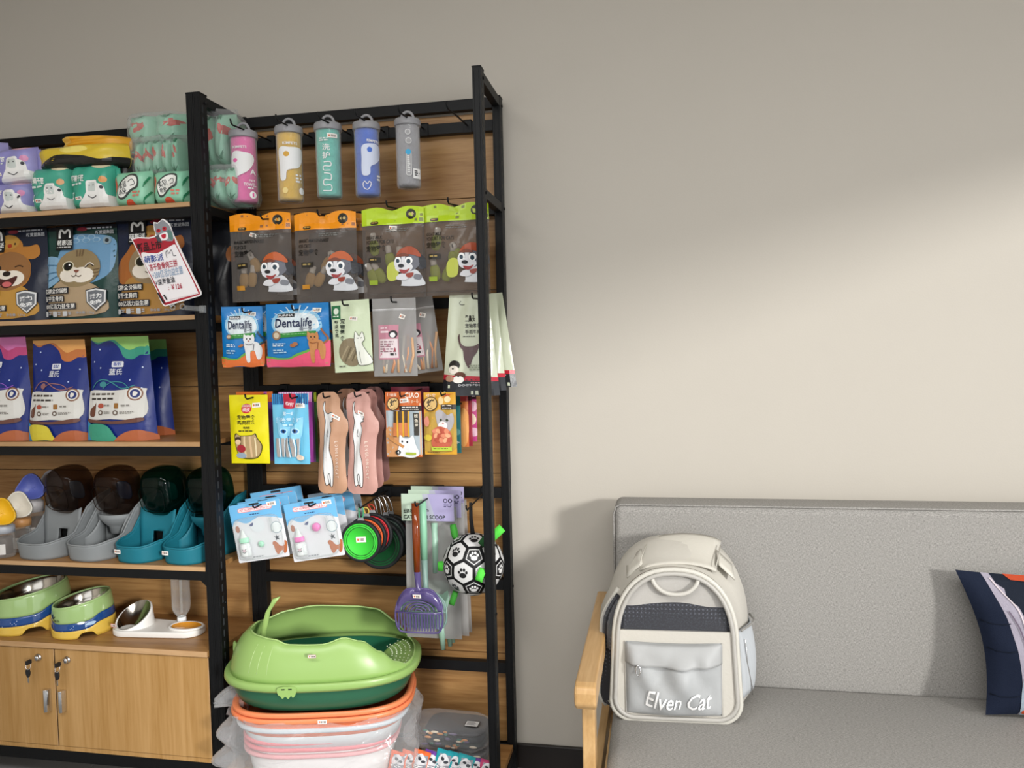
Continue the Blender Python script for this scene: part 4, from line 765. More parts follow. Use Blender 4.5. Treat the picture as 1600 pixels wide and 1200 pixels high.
def jerky(lab, box, Y, rz, seed, full=True, roll=0, st=None):
    x0, y0, x1, y1 = box; w, h = x1-x0, y1-y0; X = lambda a: x0+a*w; V = lambda a: y0+a*h
    it = [('r', x0-1, V(.83), x1+1, y1+1, '22242a'), ('p', [(x0-1, V(.79)), (x1+1, V(.825)), (x1+1, V(.865)), (x0-1, V(.84))], 'c01c34'), ('w', X(.52), V(.868), X(.95), V(.885), 'd8a0a8', 1), ('t', "DOG'S FOOD", X(.3), V(.885), X(.78), V(.905), 'd4d4d8'), ('l', [(X(.3), V(.08)), (X(.26), V(.1)), (X(.3), V(.115)), (X(.4), V(.115))], 1, '2c2c2a')]
    if full:
        it += [('t', '黑鼻头', X(.42), V(.22), X(.64), V(.285), '24221e', 0, 0, .018), ('t', '宠物零食', X(.42), V(.3), X(.75), V(.345), '3a3834'), ('t', '手抓牛排', X(.42), V(.36), X(.75), V(.405), '3a3834'), ('w', X(.38), V(.42), X(.7), V(.435), '5a5850', 1),
            ('s', [(X(.4), V(.63)), (X(.38), V(.56)), (X(.32), V(.52)), (X(.27), V(.44)), (X(.3), V(.40)), (X(.33), V(.48)), (X(.42), V(.52)), (X(.6), V(.52)), (X(.72), V(.5)), (X(.66), V(.58)), (X(.58), V(.63)), (X(.5), V(.73)), (X(.44), V(.69))], '5c4446'),
            ('e', X(.22), V(.7), w*.11, h*.045, '24221f'), ('e', X(.21), V(.745), w*.1, h*.04, 'e8e0d4'), ('e', X(.33), V(.8), w*.1, h*.035, '5a3424'), ('e', X(.3), V(.84), w*.1, h*.035, 'ece8e2'), ('e', X(.14), V(.83), w*.08, h*.03, 'b08870'), ('e', X(.2), V(.735), w*.02, h*.007, '141414'), ('e', X(.3), V(.805), w*.02, h*.008, '141414'), ('w', X(.5), V(.7), X(.8), V(.76), '98a088', 3)]
    else: it += [('s', [(X(.45), V(.8)), (X(.55), V(.77)), (X(.75), V(.84)), (X(.55), V(.9)), (X(.4), V(.86))], 'e8e4e0'), ('l', [(X(.6), V(.66)), (X(.8), V(.6))], 1, '98a088'), ('l', [(X(.35), V(.9)), (X(.7), V(.97))], .8, 'd0d0d4')]
    return pack('jerky_pouch', lab, 'treat bag', 'cream and black jerky pouches', box, Y, .04, 'ccd2ba', it, 'stand', rz=rz, taper=.66, seed=seed, roll=roll, st=st, m='glossyfilm', wr=1.8)
mat('glossyfilm', .22, bump=.5, bscale=26, spec=.7)
jerky('cream and black jerky pouch at the back, swung out right of the front post', (731, 459, 808, 606), -.11, -14, 6, False, roll=-3)
jerky('cream and black jerky pouch in the middle of the three by the front post', (716, 459, 790, 610), -.17, -4, 4, False)
jerky('cream and black jerky pouch with a bull head print, foremost left of the front post', (690, 457, 779, 618), -.24, 2, 3)
# ---------------------------------------------------------------- row 4
yb = (360, 617, 420, 724)
pack('treat_packet', 'purple and orange packet hidden behind the yellow chicken packet', 'treat bag', 'small stick packets on the fourth row', (371, 612, 428, 720), -.19, .016, '6e3f8c', [('r', 371, 612, 428, 628, 'd8702c'), ('r', 414, 612, 419, 720, 'c060a8')], 'hang')
pack('treat_packet', 'lemon yellow chicken stick packet with a red round badge', 'treat bag', 'small stick packets on the fourth row', yb, -.265, .02, 'e6da14', [('e', 388, 638, 8, 7.5, 'c8202c'), ('t', 'LUSCIOUS', 381, 632, 395, 636, 'f4e8e8', 0, 0, .015), ('t', '顽皮', 382, 637, 394, 643, 'f4e8e8', 0, 0, .018), ('t', '宠物零食', 374, 648, 401, 655, '3a3410', 0, 0, .02), ('t', '鸡肉甜条', 374, 656, 401, 663, '3a3410', 0, 0, .02), ('t', '鸡肉粒', 382, 666, 393, 670, '3a3410', 0, 0, .015), ('w', 375, 672, 402, 675, '3a3410', 1),
    ('s', [(368, 684), (371, 676), (377, 680), (396, 679), (402, 676), (405, 684), (411, 697), (405, 713), (390, 717), (374, 712)], '4a4410'), ('s', [(369, 685), (372, 678), (378, 681), (396, 680), (401, 678), (404, 685), (409.5, 697), (404, 712), (390, 715), (375, 711)], 'b49a70'), ('r', 383, 681, 386, 714, 'e0c8a0'), ('r', 392, 681, 395, 714, 'd8b890'), ('r', 400, 683, 402, 712, 'e8d8b0'), ('r', 377, 681, 379, 712, '6a5030'),
    ('e', 374, 686, 5, 4, '3c2c20'), ('e', 374, 690, 4.5, 4, 'e8c8a0'), ('e', 379, 700, 7, 6, 'a42430'), ('e', 378, 711, 8, 4.5, '98a8b8')], 'hang', st=[(403, 633, 12, 7, -4)])
for k, (dx, c1, c2, w_) in enumerate(((13, '4a7a3c', 'a8b830', 'green packet at the back of'), (9, '8a5a9c', '30303a', 'violet and black packet behind'), (6, 'b048a8', 'd890c8', 'magenta packet second behind'))):
    pack('treat_packet', w_+' the sky blue cat stick packet', 'treat bag', 'cat stick packets with striped tops', (431+dx, 613-k*.3, 483+dx, 722), -.13-.045*k, .014, c1, [('r', 431+dx, 613, 484+dx, 628, c2), ('r', 474+dx, 640, 478+dx, 715, c2)] + [('r', 433+dx+i*4, 613, 435+dx+i*4, 626, 'e8e8ec') for i in range(12)], 'hang', seed=k+3)
bx = (427, 615, 483, 725)
pack('treat_packet', 'sky blue cat stick packet with a striped top and blue cat face', 'treat bag', 'cat stick packets with striped tops', bx, -.265, .018, '6fc0e2', [('r', 427, 615, 484, 632, '2a8cc8')] + [('r', 429+i*3.2, 615, 430.6+i*3.2, 631, '163c78') for i in range(5)] + [('r', 467+i*3.2, 615, 468.6+i*3.2, 631, '163c78') for i in range(5)] + [('s', [(446, 613), (463, 613), (463, 634), (460, 638), (449, 638), (446, 634)], 'bc1c3c'), ('t', 'Wanpy', 448, 628, 461, 635, 'f4e0e4', 0, .2, .02), ('t', '第一鲜', 446, 643, 461, 649, 'd4eefc', 0, 0, .02), ('t', '猫咪零食棒', 434, 652, 474, 660, 'c4e6f8', 0, 0, .02), ('w', 445, 662, 464, 667, 'c4e6f8', 1),
    ('s', [(437, 668), (436, 650), (446, 664), (455, 666), (464, 664), (474, 650), (474, 668), (472, 682), (455, 688), (440, 682)], '8ccff0'), ('e', 445, 673, 5.5, 4.4, 'b8e4f8'), ('e', 464, 673, 5.5, 4.4, 'b8e4f8'), ('e', 445, 673, 3.4, 3.4, '2468b0'), ('e', 464, 673, 3.4, 3.4, '2468b0'), ('e', 445, 673, 1.5, 2.6, '0c2040'), ('e', 464, 673, 1.5, 2.6, '0c2040'), ('p', [(452, 681), (457, 681), (454.5, 684)], '3c88c0'), ('l', [(449, 688), (454.5, 685), (460, 688)], .9, '3c88c0')]
    + [('r', 434+7.5*i, 684, 438+7.5*i, 713, 'a8a09c') for i in range(5)] + [('r', 438.5+7.5*i, 684, 440+7.5*i, 713, 'dff0fa') for i in range(5)] + [('e', 470, 714, 6, 4, 'e8d4c0')], 'hang', st=[(471, 633.5, 14, 7, -4)], wr=1.3)
BR = [(0, .25, .58), (.02, .10, .68), (.08, .045, .76), (.16, .04, .75), (.22, .055, .85), (.30, .09, .98), (.36, .10, .985), (.46, .10, .90), (.62, .07, .86), (.80, .02, .87), (.92, 0, .90), (.965, .02, .87), (1, .16, .72)]
def bone(lab, box, Y, col, seed, rz=0, full=True, st=None):
    x0, y0, x1, y1 = box; w, h = x1-x0, y1-y0; X = lambda a: x0+a*w; V = lambda a: y0+a*h
    rows = [(v, l-.5, r-.5) for v, l, r in BR]; L = dict(rows=rows); rf = rowprof([(v, l, r) for v, l, r in BR])
    def uv(a, v):              # widths run with the outline, so art is laid in silhouette coordinates
        l, r = rf(v); return (x0+w*max(.01, min(.99, (a-l)/(r-l))), y0+h*v)
    body = [(.30, .09), (.33, .20), (.42, .215), (.50, .20), (.56, .21), (.55, .235), (.585, .245), (.55, .27), (.58, .285), (.48, .30), (.52, .36), (.49, .45), (.46, .55), (.50, .68), (.50, .80), (.46, .92), (.40, .93), (.36, .90), (.27, .92), (.24, .86), (.25, .70), (.27, .55), (.27, .40), (.29, .25), (.25, .12)]
    bb = [uv(a, v) for a, v in body]
    it = [('p', bb, 'dcdcdc'), ('l', bb+[bb[0]], 1, '26221f'), ('l', [uv(.40, .36), uv(.37, .42), uv(.42, .43), uv(.42, .38)], .9, '26221f'), ('l', [uv(.36, .92), uv(.34, .83), uv(.39, .80), uv(.40, .92)], .9, '26221f')]
    tx = [uv(.62, .45+.032*i) for i in range(14)]
    for i, c in enumerate('LONGLONGCAT'):
        px, py = uv(.64, .49+.034*i); it.append(('t', c, px-2.6, py-1.7, px+2.6, py+1.7, 'e4d4c8', 90, 0, .02))
    return pack('bone_pouch', lab, 'treat bag', 'bone-shaped long pouches', box, Y, .03, col, it if full else [it[0], it[1]], 'hang', rows=rows, seed=seed, rz=rz, m='satin', st=st, nu=10, nv=40, wr=1.6)
bone('dark brown bone-shaped pouch hanging behind the tan one', (525, 607, 574, 758), -.18, '84604c', 3, -8, False)
bone('tan brown bone-shaped pouch with a long white cat, left front', (495, 612, 546, 771), -.262, 'ba9074', 4, 0, st=[(531, 651, 13, 6.5, 32)])
bone('dusty mauve bone-shaped pouch rearmost of the pink ones', (567, 604, 614, 752), -.135, '8c6460', 6, -14, False)
bone('mid pink bone-shaped pouch between the front and rear pink ones', (555, 608, 604, 762), -.195, 'b08078', 7, -10, False)
bone('dusty pink bone-shaped pouch with a long white cat, right front', (541, 612, 594, 772), -.262, 'c2948a', 5, 0, st=[(571, 645.5, 12, 6, 18)])
def grilled(lab, box, Y, col, seed, its=(), rz=0, grp='grilled treat packets on the fourth row', D=.012, **k):
    return pack('grilled_treat_packet', lab, 'treat bag', grp, box, Y, D, col, its, 'hang', seed=seed, rz=rz, **k)
grilled('dark red packet flat behind the orange grilled treat card', (612, 604, 672, 700), -.10, '7c1c34', 2)
def badge(cx, cy, s): return [('e', cx, cy, 10*s, 10.5*s, '2c1c10'), ('e', cx, cy, 8.8*s, 9.3*s, 'dcb878'), ('t', '烤', cx-6*s, cy-6.5*s, cx+6*s, cy+4.5*s, '1c120c', 0, 0, .02), ('w', cx-4*s, cy+5.5*s, cx+4*s, cy+7.5*s, '3c2418', 1)]
grilled('orange grilled treat card with a white cat and four sticks', (603, 612, 659, 714), -.262, 'c8652c', 3, [('r', 604, 641, 659, 710, 'a8b4bc'), ('s', [(603, 672), (615, 668), (628, 690), (640, 712), (603, 712)], 'c89060'), ('r', 656, 630, 658, 712, 'd8a880'), ('t', '伊纳宝', 606, 614, 621, 619, 'f0e0d0', 0, 0, .015), ('t', 'CIAO', 634, 613.5, 656, 622, 'f4ece0', 0, 0, .018), ('t', 'ちゅ~る', 638, 624, 655, 630, 'e8c0a0', 0, 0, .02),
    ('r', 626, 634, 659, 642, '221814'), ('w', 630, 635.5, 656, 638, 'e8e0d8', 1), ('w', 630, 639, 656, 641, 'e8e0d8', 1)] + [('r', 616+8.5*i, 642, 623+8.5*i, 682, '4a3424') for i in range(3)] + [('r', 621.5+8.5*i, 642, 624+8.5*i, 682, 'd8a428') for i in range(3)] + [('r', 616+8.5*i, 660, 621.5+8.5*i, 681, 'c87848') for i in range(3)] + [('r', 648, 645, 655, 680, '38342e'), ('t', '鲣', 649, 647, 654, 652, 'd8d0c0'), ('t', '鱼', 649, 654, 654, 659, 'd8d0c0'), ('t', '棒', 649, 661, 654, 666, 'd8d0c0'),
    ('s', [(622, 712), (624, 694), (626, 679), (632, 684), (640, 684), (646, 680), (650, 694), (653, 712)], 'e4e6e8'), ('e', 629, 689, 1.4, 1.8, '18181c'), ('e', 637, 690, 1.4, 1.8, '18181c'), ('l', [(606, 680), (620, 690), (631, 698)], 4.5, 'c48a54'), ('e', 622, 706, 4, 4, '24201c'), ('t', '4', 620.5, 703.5, 623.5, 708.5, 'f0f0f0', 0, 0, .015), ('r', 634, 706, 650, 710, 'a8b848')] + badge(617, 631, 1), st=[(633, 626, 13, 6, -6)], m='print')
grilled('magenta pink packet rearmost right of the golden grilled packets', (704, 615, 745, 690), -.09, 'c84888', 6, [('r', 704, 615, 746, 624, '28141c'), ('w', 706, 617, 744, 622, 'e8dce0', 1), ('e', 740, 635, 6, 8, 'e8b8c8'), ('e', 738, 655, 6, 9, 'f0d8c0'), ('e', 740, 675, 7, 7, 'e8c0d0')])
grilled('crimson packet between the magenta and the orange packets', (700, 616, 738, 697), -.125, '9c2438', 5, [('r', 700, 616, 739, 626, '2c1418')])
grilled('orange packet between the crimson and teal packets', (695, 617, 732, 698), -.165, 'd8793c', 7, [('r', 695, 617, 733, 627, 'b83c3c'), ('w', 697, 629, 730, 634, '3a2018', 1), ('s', [(722, 640), (732, 648), (730, 690), (720, 694)], 'f0a860')])
grilled('teal packet directly behind the golden grilled treat packet', (678, 615, 720, 708), -.215, '2c8c94', 8, [('e', 715, 675, 4, 5, '78c0c0'), ('r', 705, 616, 721, 634, '1c5c64'), ('p', [(713, 688), (718, 691), (713, 694)], 'd8ecec')])
grilled('golden yellow grilled treat packet with a grey and white cat', (663, 613, 713, 710), -.262, 'd8a030', 9, [('s', [(663, 650), (680, 643), (713, 640), (713, 700), (663, 704)], 'b89440'), ('t', '小食', 667, 615, 683, 620, 'f0e0d8', 0, 0, .018), ('t', '3种味', 693, 615, 710, 621, 'c83c38', 0, 0, .018), ('e', 690, 626, 4, 6, 'e8c890'), ('e', 700, 624, 5, 5, 'f0d8a8'), ('r', 690, 632, 713, 640, '221814'), ('w', 692, 633, 711, 635.5, 'f0e8e0', 1), ('w', 692, 637, 708, 639, 'f0e8e0', 1),
    ('s', [(684, 662), (682, 645), (689, 640), (700, 648), (708, 646), (709, 662), (700, 676), (688, 672)], 'a8a4a8'), ('e', 693, 664, 7, 6, 'eeeae8'), ('e', 690, 656, 2, 2, '38422a'), ('e', 700, 656, 2, 2, '38422a'), ('e', 694, 661, 1.5, 1, 'c88078'), ('s', [(676, 697), (678, 672), (688, 666), (700, 670), (706, 682), (703, 697)], 'c06048')] +
    [('e', 680+6*(i % 4)+(i//4)*2, 673+7*(i//4), 4.4, 3.2, ('d88868', 'e8a880', 'b85440')[i % 3], 30*i) for i in range(12)] + [('e', 670, 683, 5.5, 5, 'd0b840'), ('e', 669, 658, 4, 8, 'e0907c'), ('r', 675, 698, 706, 703.5, 'b8cc48'), ('w', 678, 699.5, 703, 702, '506020', 1), ('w', 668, 705, 690, 707.5, '7a5c28', 1)] + badge(675, 631, 1.1), st=None)
# ---------------------------------------------------------------- row 5: blister cards
def blister(lab, pts4, Y, acc, seed, full=True, dark=1, grey=False):
    c = [at(*p, Y) for p in pts4]; ctr = sum(c, Vector())/4; w = ((c[1]-c[0]).length+(c[2]-c[3]).length)/2; h = ((c[3]-c[0]).length+(c[2]-c[1]).length)/2
    ang = math.atan2(c[1].z-c[0].z, c[1].x-c[0].x)
    t = thing('blister_card', lab, 'blister pack', ctr - Vector((h/2*math.sin(-ang)*-1, 0, 0))*0, 0, 'nursing bottle blister cards', -ang)
    fr = lambda u, v: ((u-.5)*w, 0, (.5-v)*h)
    pr = []
    for cx, cz, a in ((w/2-.004, h/2-.004, 0), (-w/2+.004, h/2-.004, 90), (-w/2+.004, -h/2+.004, 180), (w/2-.004, -h/2+.004, 270)):
        for d in (0, 45, 90): pr.append((cx+.004*math.cos(math.radians(a+d)), cz+.004*math.sin(math.radians(a+d))))
    B('paper', 'e0e0e4').prism(pr, 0, .0015, 'y').build('card', t)
    it = [('s', [(-2, -2), (102, -2), (102, 32), (85, 30), (55, 26), (30, 34), (10, 28), (-2, 36)], '6fb6e4' if not grey else '8a9cac'), ('q', 16, 7, 84, 15, 'e88890', 4), ('q', 17.5, 8, 82.5, 14, 'f6e4e6', 3), ('t', 'PET NURSING BOTTLE SET', 20, 9.2, 80, 13, 'd05c6c', 0, 0, .02), ('w', 38, 19, 62, 22, '2c4c7c', 1), ('q', 40, 1.5, 60, 5, '28282c', 1.5)]
    if full:
        it += [('e', 85, 48, 11, 10, '6a8c98'), ('e', 85, 48, 10, 9, 'e8ecec'), ('s', [(74, 76), (80, 73), (86, 80), (94, 80), (96, 72), (100, 76), (97, 90), (92, 94), (88, 88), (80, 94), (76, 90)], 'b8683c'), ('e', 76, 75, 4, 4, 'b8683c')] + [('p', [(82, 60+0), (84, 64), (88, 62), (85, 66), (88, 70), (83, 68), (80, 71), (80.5, 66), (77, 63), (81, 64)], '24303c')]
        it += [('e', 10, 42, 4, 6, 'a8684c'), ('w', 30, 92, 60, 95, '8a9094', 1), ('e', 50, 40, 14, 12, 'dfe4e8'), ('s', [(34, 38), (42, 34), (40, 40)], '3c4c7c')]
    art(fr, (0, 0, 100, 100), it, 'printed_card', t, 1, 1, m='paper', eps=.0004, step=.0001)
    if full:
        s = w/100
        P = lambda x, y: ((x-50)*s, 0, (50-y)*h/100)
        q = B('clear'); q.ell((P(50, 60)[0], -.009, P(50, 60)[2]), (w*.45, .011, h*.37), 20, 10, 6); q.build('blister', t)
        bt = B('glossy', 'd8dcdc'); x, _, z = P(22, 78); bt.lathe([(0, -.016), (.0135, -.016), (.0145, -.012), (.0145, .012), (.011, .017), (0, .017)], 16, Matrix.Translation((x, -.012, z)) @ Matrix.Diagonal((1.3, .6, 1.3, 1)))
        bt.mat = 'plastic'; bt.col = acc; bt.lathe([(0, .018), (.0125, .018), (.013, .02), (.013, .029), (.011, .03), (0, .03)], 16, Matrix.Translation((x, -.012, z)) @ Matrix.Diagonal((1.3, .6, 1.3, 1)))
        bt.col = 'dfe4e0'; bt.lathe([(.010, .03), (.006, .038), (.003, .048), (0, .05)], 14, Matrix.Translation((x, -.012, z)) @ Matrix.Diagonal((1.3, .6, 1.3, 1)))
        o = bt.build('nursing_bottle', t)
        art(lambda u, v: (x-.012+.024*u, -.0212-.0015*math.sin(PI*u), z+.012-.024*v), (0, 0, 10, 10), [('l', [(2, 3), (5, 5), (8, 3)], .7, '4c4850'), ('l', [(2, 6), (5, 8), (8, 6)], .7, '4c4850'), ('e', 5, 5, 2, 1.5, 'c8b0b8')], 'bottle_print', o, 1, 1)
        if acc[0] == 'e': cc = B('plastic', acc); x2, _, z2_ = P(58, 45); cc.lathe([(0, -.008), (.012, -.008), (.0135, -.004), (.0135, .001), (0, .001)], 18, Matrix.Translation((x2, -.008, z2_)) @ Matrix.Rotation(-PI/2, 4, 'X')); cc.build('cap', t)
        else: cc = B('plastic', acc); x2, _, z2_ = P(52, 72); cc.lathe([(0, -.004), (.009, -.004), (.010, 0), (0, 0)], 18, Matrix.Translation((x2, -.006, z2_)) @ Matrix.Rotation(-PI/2, 4, 'X')); cc.build('cap', t)
        sp = B('clear'); x3, _, z3_ = P(80, 40); sp.tube([(x3, -.012, z3_+.02), (x3, -.012, z3_-.025)], .0045, 10); sp.build('syringe', t)
        sticker(fr, (0, 0, 100, 100), 84, 7, 18, 7.5, t)
    return t
O = lambda pts, dx, dy: [(x+dx, y+dy) for x, y in pts]
C1 = [(357.6, 791), (437, 778), (451.5, 869), (373, 880)]; C2 = [(444.6, 789), (524, 776), (537.5, 866), (458, 880)]
for k, (dx, dy, Y) in enumerate(((34, -20, -.12), (26, -11, -.165), (14, -5, -.215))):
    blister('blue card %s the mint-capped blister card' % ('rearmost behind', 'third in line behind', 'directly behind')[k], O(C1, dx, dy), Y, 'a8e0c0', k, False)
for k, (dx, dy, Y) in enumerate(((38, -16, -.12), (28, -9, -.165), (12, -3, -.215))):
    blister('blue card %s the pink-capped blister card' % ('rearmost behind', 'third in line behind', 'directly behind')[k], O(C2, dx, dy), Y, 'a8e0c0', k, k == 0, grey=(k == 0))
blister('blister card with a small nursing bottle with a mint green cap, left front', C1, -.262, 'a8e4c4', 1)
blister('blister card with a small nursing bottle and pink cap, right front', C2, -.262, 'ee7cc0', 2)
# ---------------------------------------------------------------- folding bowls with snap hooks
def foldbowl(lab, cx, cy, r, Y, inner, seed, clipc, clip_px, st=False, rz=0, ry=0):
    c = at(cx, cy, Y); R = (at(cx+r, cy, Y).x-at(cx-r, cy, Y).x)/2
    t = thing('folding_bowl', lab, 'bowl', (c.x, Y, c.z), math.radians(rz), 'round folding bowls with snap hooks', ry)
    T = Matrix.Rotation(PI/2, 4, 'X'); dk = '202224'
    prof = [(0, .008, inner), (R*.66, .008, inner), (R*.67, .0095, inner), (R*.70, .0095, dk), (R*.715, .008, inner), (R*.76, .008, inner), (R*.77, .0095, inner), (R*.79, .0095, dk), (R*.80, .008, inner), (R*.86, .009, inner), (R*.88, .011, dk), (R*.97, .011, dk), (R, .008, dk), (R, -.002, dk), (R*.9, -.004, dk), (0, -.004, dk)]
    B('rubber').lathe([(a, b_) for a, b_, _ in prof], 44, T, colf=lambda i, j: prof[i+1][2] if prof[i+1][2] == dk or i else inner).build('bowl', t)
    B('rubber', '8c8e90').prism([(-.012, R*.93), (.012, R*.93), (.008, R*1.12), (-.008, R*1.12)], -.004, .002, 'y').build('loop_tab', t, bevel=.001)
    k = at(*clip_px, Y)-Vector((c.x, Y, c.z)); z0 = R*1.08
    top = max(.02, k.z-z0)
    pth = [(0, 0, z0), (.007, 0, z0+.006), (.008+k.x*.6, 0, z0+top*.8), (.004+k.x, 0, z0+top), (-.006+k.x, 0, z0+top*.97), (-.006+k.x*.3, 0, z0+top*.5), (-.005, 0, z0+.004)]
    B('chrome' if clipc is None else 'glossy', clipc or 'cccccc').tube(spline(pth, 5), .0022, 8, True).build('snap_hook', t)
    if st: sticker(lambda u, v: ((u-.5)*2*R, -.0085, (.5-v)*2*R), (0, 0, 60, 60), 31, 27, 15, 8, t, -3)
foldbowl('black folding bowl rearmost with red ring at right', 612, 838, 34, -.095, '7a2a2c', 1, None, (601, 775))
foldbowl('black folding bowl with grey-green ring, second from the back', 604, 840, 34, -.12, '34423c', 1, None, (594, 775))
foldbowl('large dark green folding bowl hanging lowest of the bunch', 594, 850, 37, -.15, '0f4a26', 1, None, (588, 780))
foldbowl('red folding bowl with a black rim in the middle of the bunch', 583, 833, 31, -.185, 'c82c34', 1, 'b84030', (578, 790))
foldbowl('orange folding bowl directly behind the bright green one', 574, 838, 30.5, -.215, 'e86a34', 1, 'c8a848', (571, 794))
foldbowl('bright green folding bowl foremost of the bunch, with a price sticker', 565, 845, 31, -.25, '3cc83c', 1, '3c9c6c', (564, 793), True)
# ---------------------------------------------------------------- litter scoops
def bagged_scoop(lab, dx, dy, Y, seed, text=True):
    c = at(668+dx, 793+dy, Y); w = at(709.5, 793, Y).x-at(627.5, 793, Y).x; h = at(668, 772, Y).z-at(668, 814, Y).z; L = at(668, 772, Y).z-at(668, 1000, Y).z
    t = thing('bagged_litter_scoop', lab, 'scoop', (c.x, Y, c.z), 0, 'litter scoops in printed bags')
    fr = lambda u, v: ((u-.5)*w, 0, (.5-v)*h)
    B('paper', 'b9cdb9').box((-w/2, 0, -h/2), (w/2, .0014, h/2)).build('header_card', t)
    it = [('p', [(48, -2), (102, -2), (102, 102), (64, 102)], 'a8a0c8'), ('p', [(40, -2), (50, -2), (66, 102), (48, 102)], 'b2b4c4'), ('e', 84, 24, 4, 8, '2a2440'), ('e', 84, 24, 2.4, 5, 'a8a0c8'), ('e', 93, 24, 4, 8, '2a2440'), ('e', 93, 24, 2.4, 5, 'a8a0c8'), ('w', 81, 38, 97, 50, '4a4468', 2)]
    if text: it += [('t', '绿植铲护', 4, 55, 52, 72, '26302a'), ('t', 'CAT LITTER SCOOP', 4, 78, 83, 93, '26302a', 0, 0, .02)]
    art(fr, (0, 0, 100, 100), it, 'header_print', t, 1, 1, m='paper', eps=.0004, step=.0001)
    f2, b2 = packfn(w*1.06, L-h*.5, .03, 'hang', taper=.92, wr=3, seed=seed)
    o = packmesh(f2, b2, 'frosted', 'ffffff', 10, 16).build('film_bag', t, (w*.03, .018, -L+h/2))
    s = B('plastic', '9fc4b0'); s.tube([(w*.1, .012, -h*.6), (w*.1, .012, -L*.45)], .010, 10); s.ell((w*.08, .014, -L*.62), (.05, .008, .055), 18, 10, 3); s.tube([(w*.16, .014, -L*.75), (w*.2, .014, -L*.98)], [.014, .007], 10); s.build('scoop', t)
    return t
bagged_scoop('bagged litter scoop rearmost, its lilac header card highest', 15.5, -12, -.10, 7, False)
bagged_scoop('bagged litter scoop with lilac and green header card in the middle', 11, -6, -.15, 5, False)
bagged_scoop('bagged litter scoop foremost, lilac and green header card behind the purple scoop', 0, 0, -.190, 3)
def scoop(lab, hx, ytop, yneck, head, Y, hm, hc, m2, c2, st=True, mid=None):
    c = at(hx, ytop, Y); P = lambda x, y: at(x, y, Y)-c
    t = thing('litter_scoop', lab, 'scoop', c, 0, None)
    nk = P(hx+5, yneck); md = P(hx+3, mid or (ytop+yneck)/2+25)
    B(hm, hc).tube([(0, 0, 0), (md.x*.5, 0, md.z*.5), (md.x, 0, md.z)], [.0118, .0118, .0102], 16).build('handle', t)
    x0, y0, x1, y1 = head; a, b_ = P(x0, (y0+y1)/2), P(x1, (y0+y1)/2); cx = (a.x+b_.x)/2; hw = (b_.x-a.x)/2; zt, zb = P((x0+x1)/2, y0).z, P((x0+x1)/2, y1).z; H = zt-zb
    s = B(m2, c2); s.tube([(md.x, 0, md.z), (nk.x, 0, nk.z), ((nk.x+cx)/2, -.001, zt-.004)], [.0098, .0085, .016], 14).build('neck', t)
    prof = [(-.42, 0), (-.72, -.12), (-.93, -.32), (-1, -.55), (-.98, -.78), (-.86, -.95), (-.6, -1), (.6, -1), (.86, -.95), (.98, -.78), (1, -.55), (.93, -.32), (.72, -.12), (.42, 0)]
    rim = [(cx+hw*x, -.012 if abs(z) > .4 else -.004, zt+H*z) for x, z in prof]
    o = B(m2, c2).tube(spline(rim, 4), .0032, 8, True).build('head_rim', t)
    out = [p for p in spline([(q[0], q[2]) for q in rim], 4)]
    # upper shell: solid shoulder above the slots
    sh = [p for p in out if p[1] > zt-H*.36]; sh.sort(key=lambda p: math.atan2(p[1]-(zt-H*.36), p[0]-cx)); sh = sh
    arc = [(cx+hw*.80*math.cos(k*PI/10), zt-H*.52+H*.26*math.sin(k*PI/10)) for k in range(11)]
    sh2 = [(cx+hw*.985, zt-H*.5)] + sh + [(cx-hw*.985, zt-H*.5)]
    sh2 = sorted(set(sh2), key=lambda p: math.atan2(p[1]-(zt-H*.5), p[0]-cx)); q = B(m2, c2)
    n = 20
    def onout(a):
        best = min(sh2, key=lambda p: abs(math.atan2(p[1]-(zt-H*.5), p[0]-cx)-a)); return best
    q.quadgrid([[(onout(k*PI/n)[0], -.008, onout(k*PI/n)[1]) for k in range(n+1)], [(cx+hw*.80*math.cos(k*PI/n), -.013, zt-H*.5+H*.27*math.sin(k*PI/n)) for k in range(n+1)]]).build('shoulder', t, solid=.002)
    for k in range(4):
        f = .66-.17*k; B(m2, c2).tube([(cx+hw*f*math.cos(j*PI/12), -.014, zt-H*.5+H*.36*f*math.sin(j*PI/12)) for j in range(13)], .0022, 6).build('arc_bar', t)
    B(m2, c2).tube([(cx-hw*.97, -.013, zt-H*.53), (cx, -.015, zt-H*.545), (cx+hw*.97, -.013, zt-H*.53)], .0028, 6).build('cross_bar', t)
    for k in range(15):
        f = -.86+1.72*k/14; B(m2, c2).box((cx+hw*f-.0016, -.016, zt-H*(.955 if abs(f) < .7 else .9)), (cx+hw*f+.0016, -.010, zt-H*.54)).build('tine', t)
    if st: sticker(lambda u, v: (nk.x-.012+.026*u, -.0215+.004*v, zt-.010-.013*v), (0, 0, 100, 50), 50, 25, 98, 48, t)
    return t
scoop('mint green litter scoop hanging just behind the purple one', 660, 783, 915, (628, 925, 699, 978), -.225, 'plastic', '8cc4a4', 'plastic', '7f9c94', False)
scoop('purple slotted litter scoop with amber handle, hanging in front', 649, 786, 918, (620, 920, 693, 986), -.258, 'amber', 'ffffff', 'violet_clear', 'ffffff', True, mid=893)
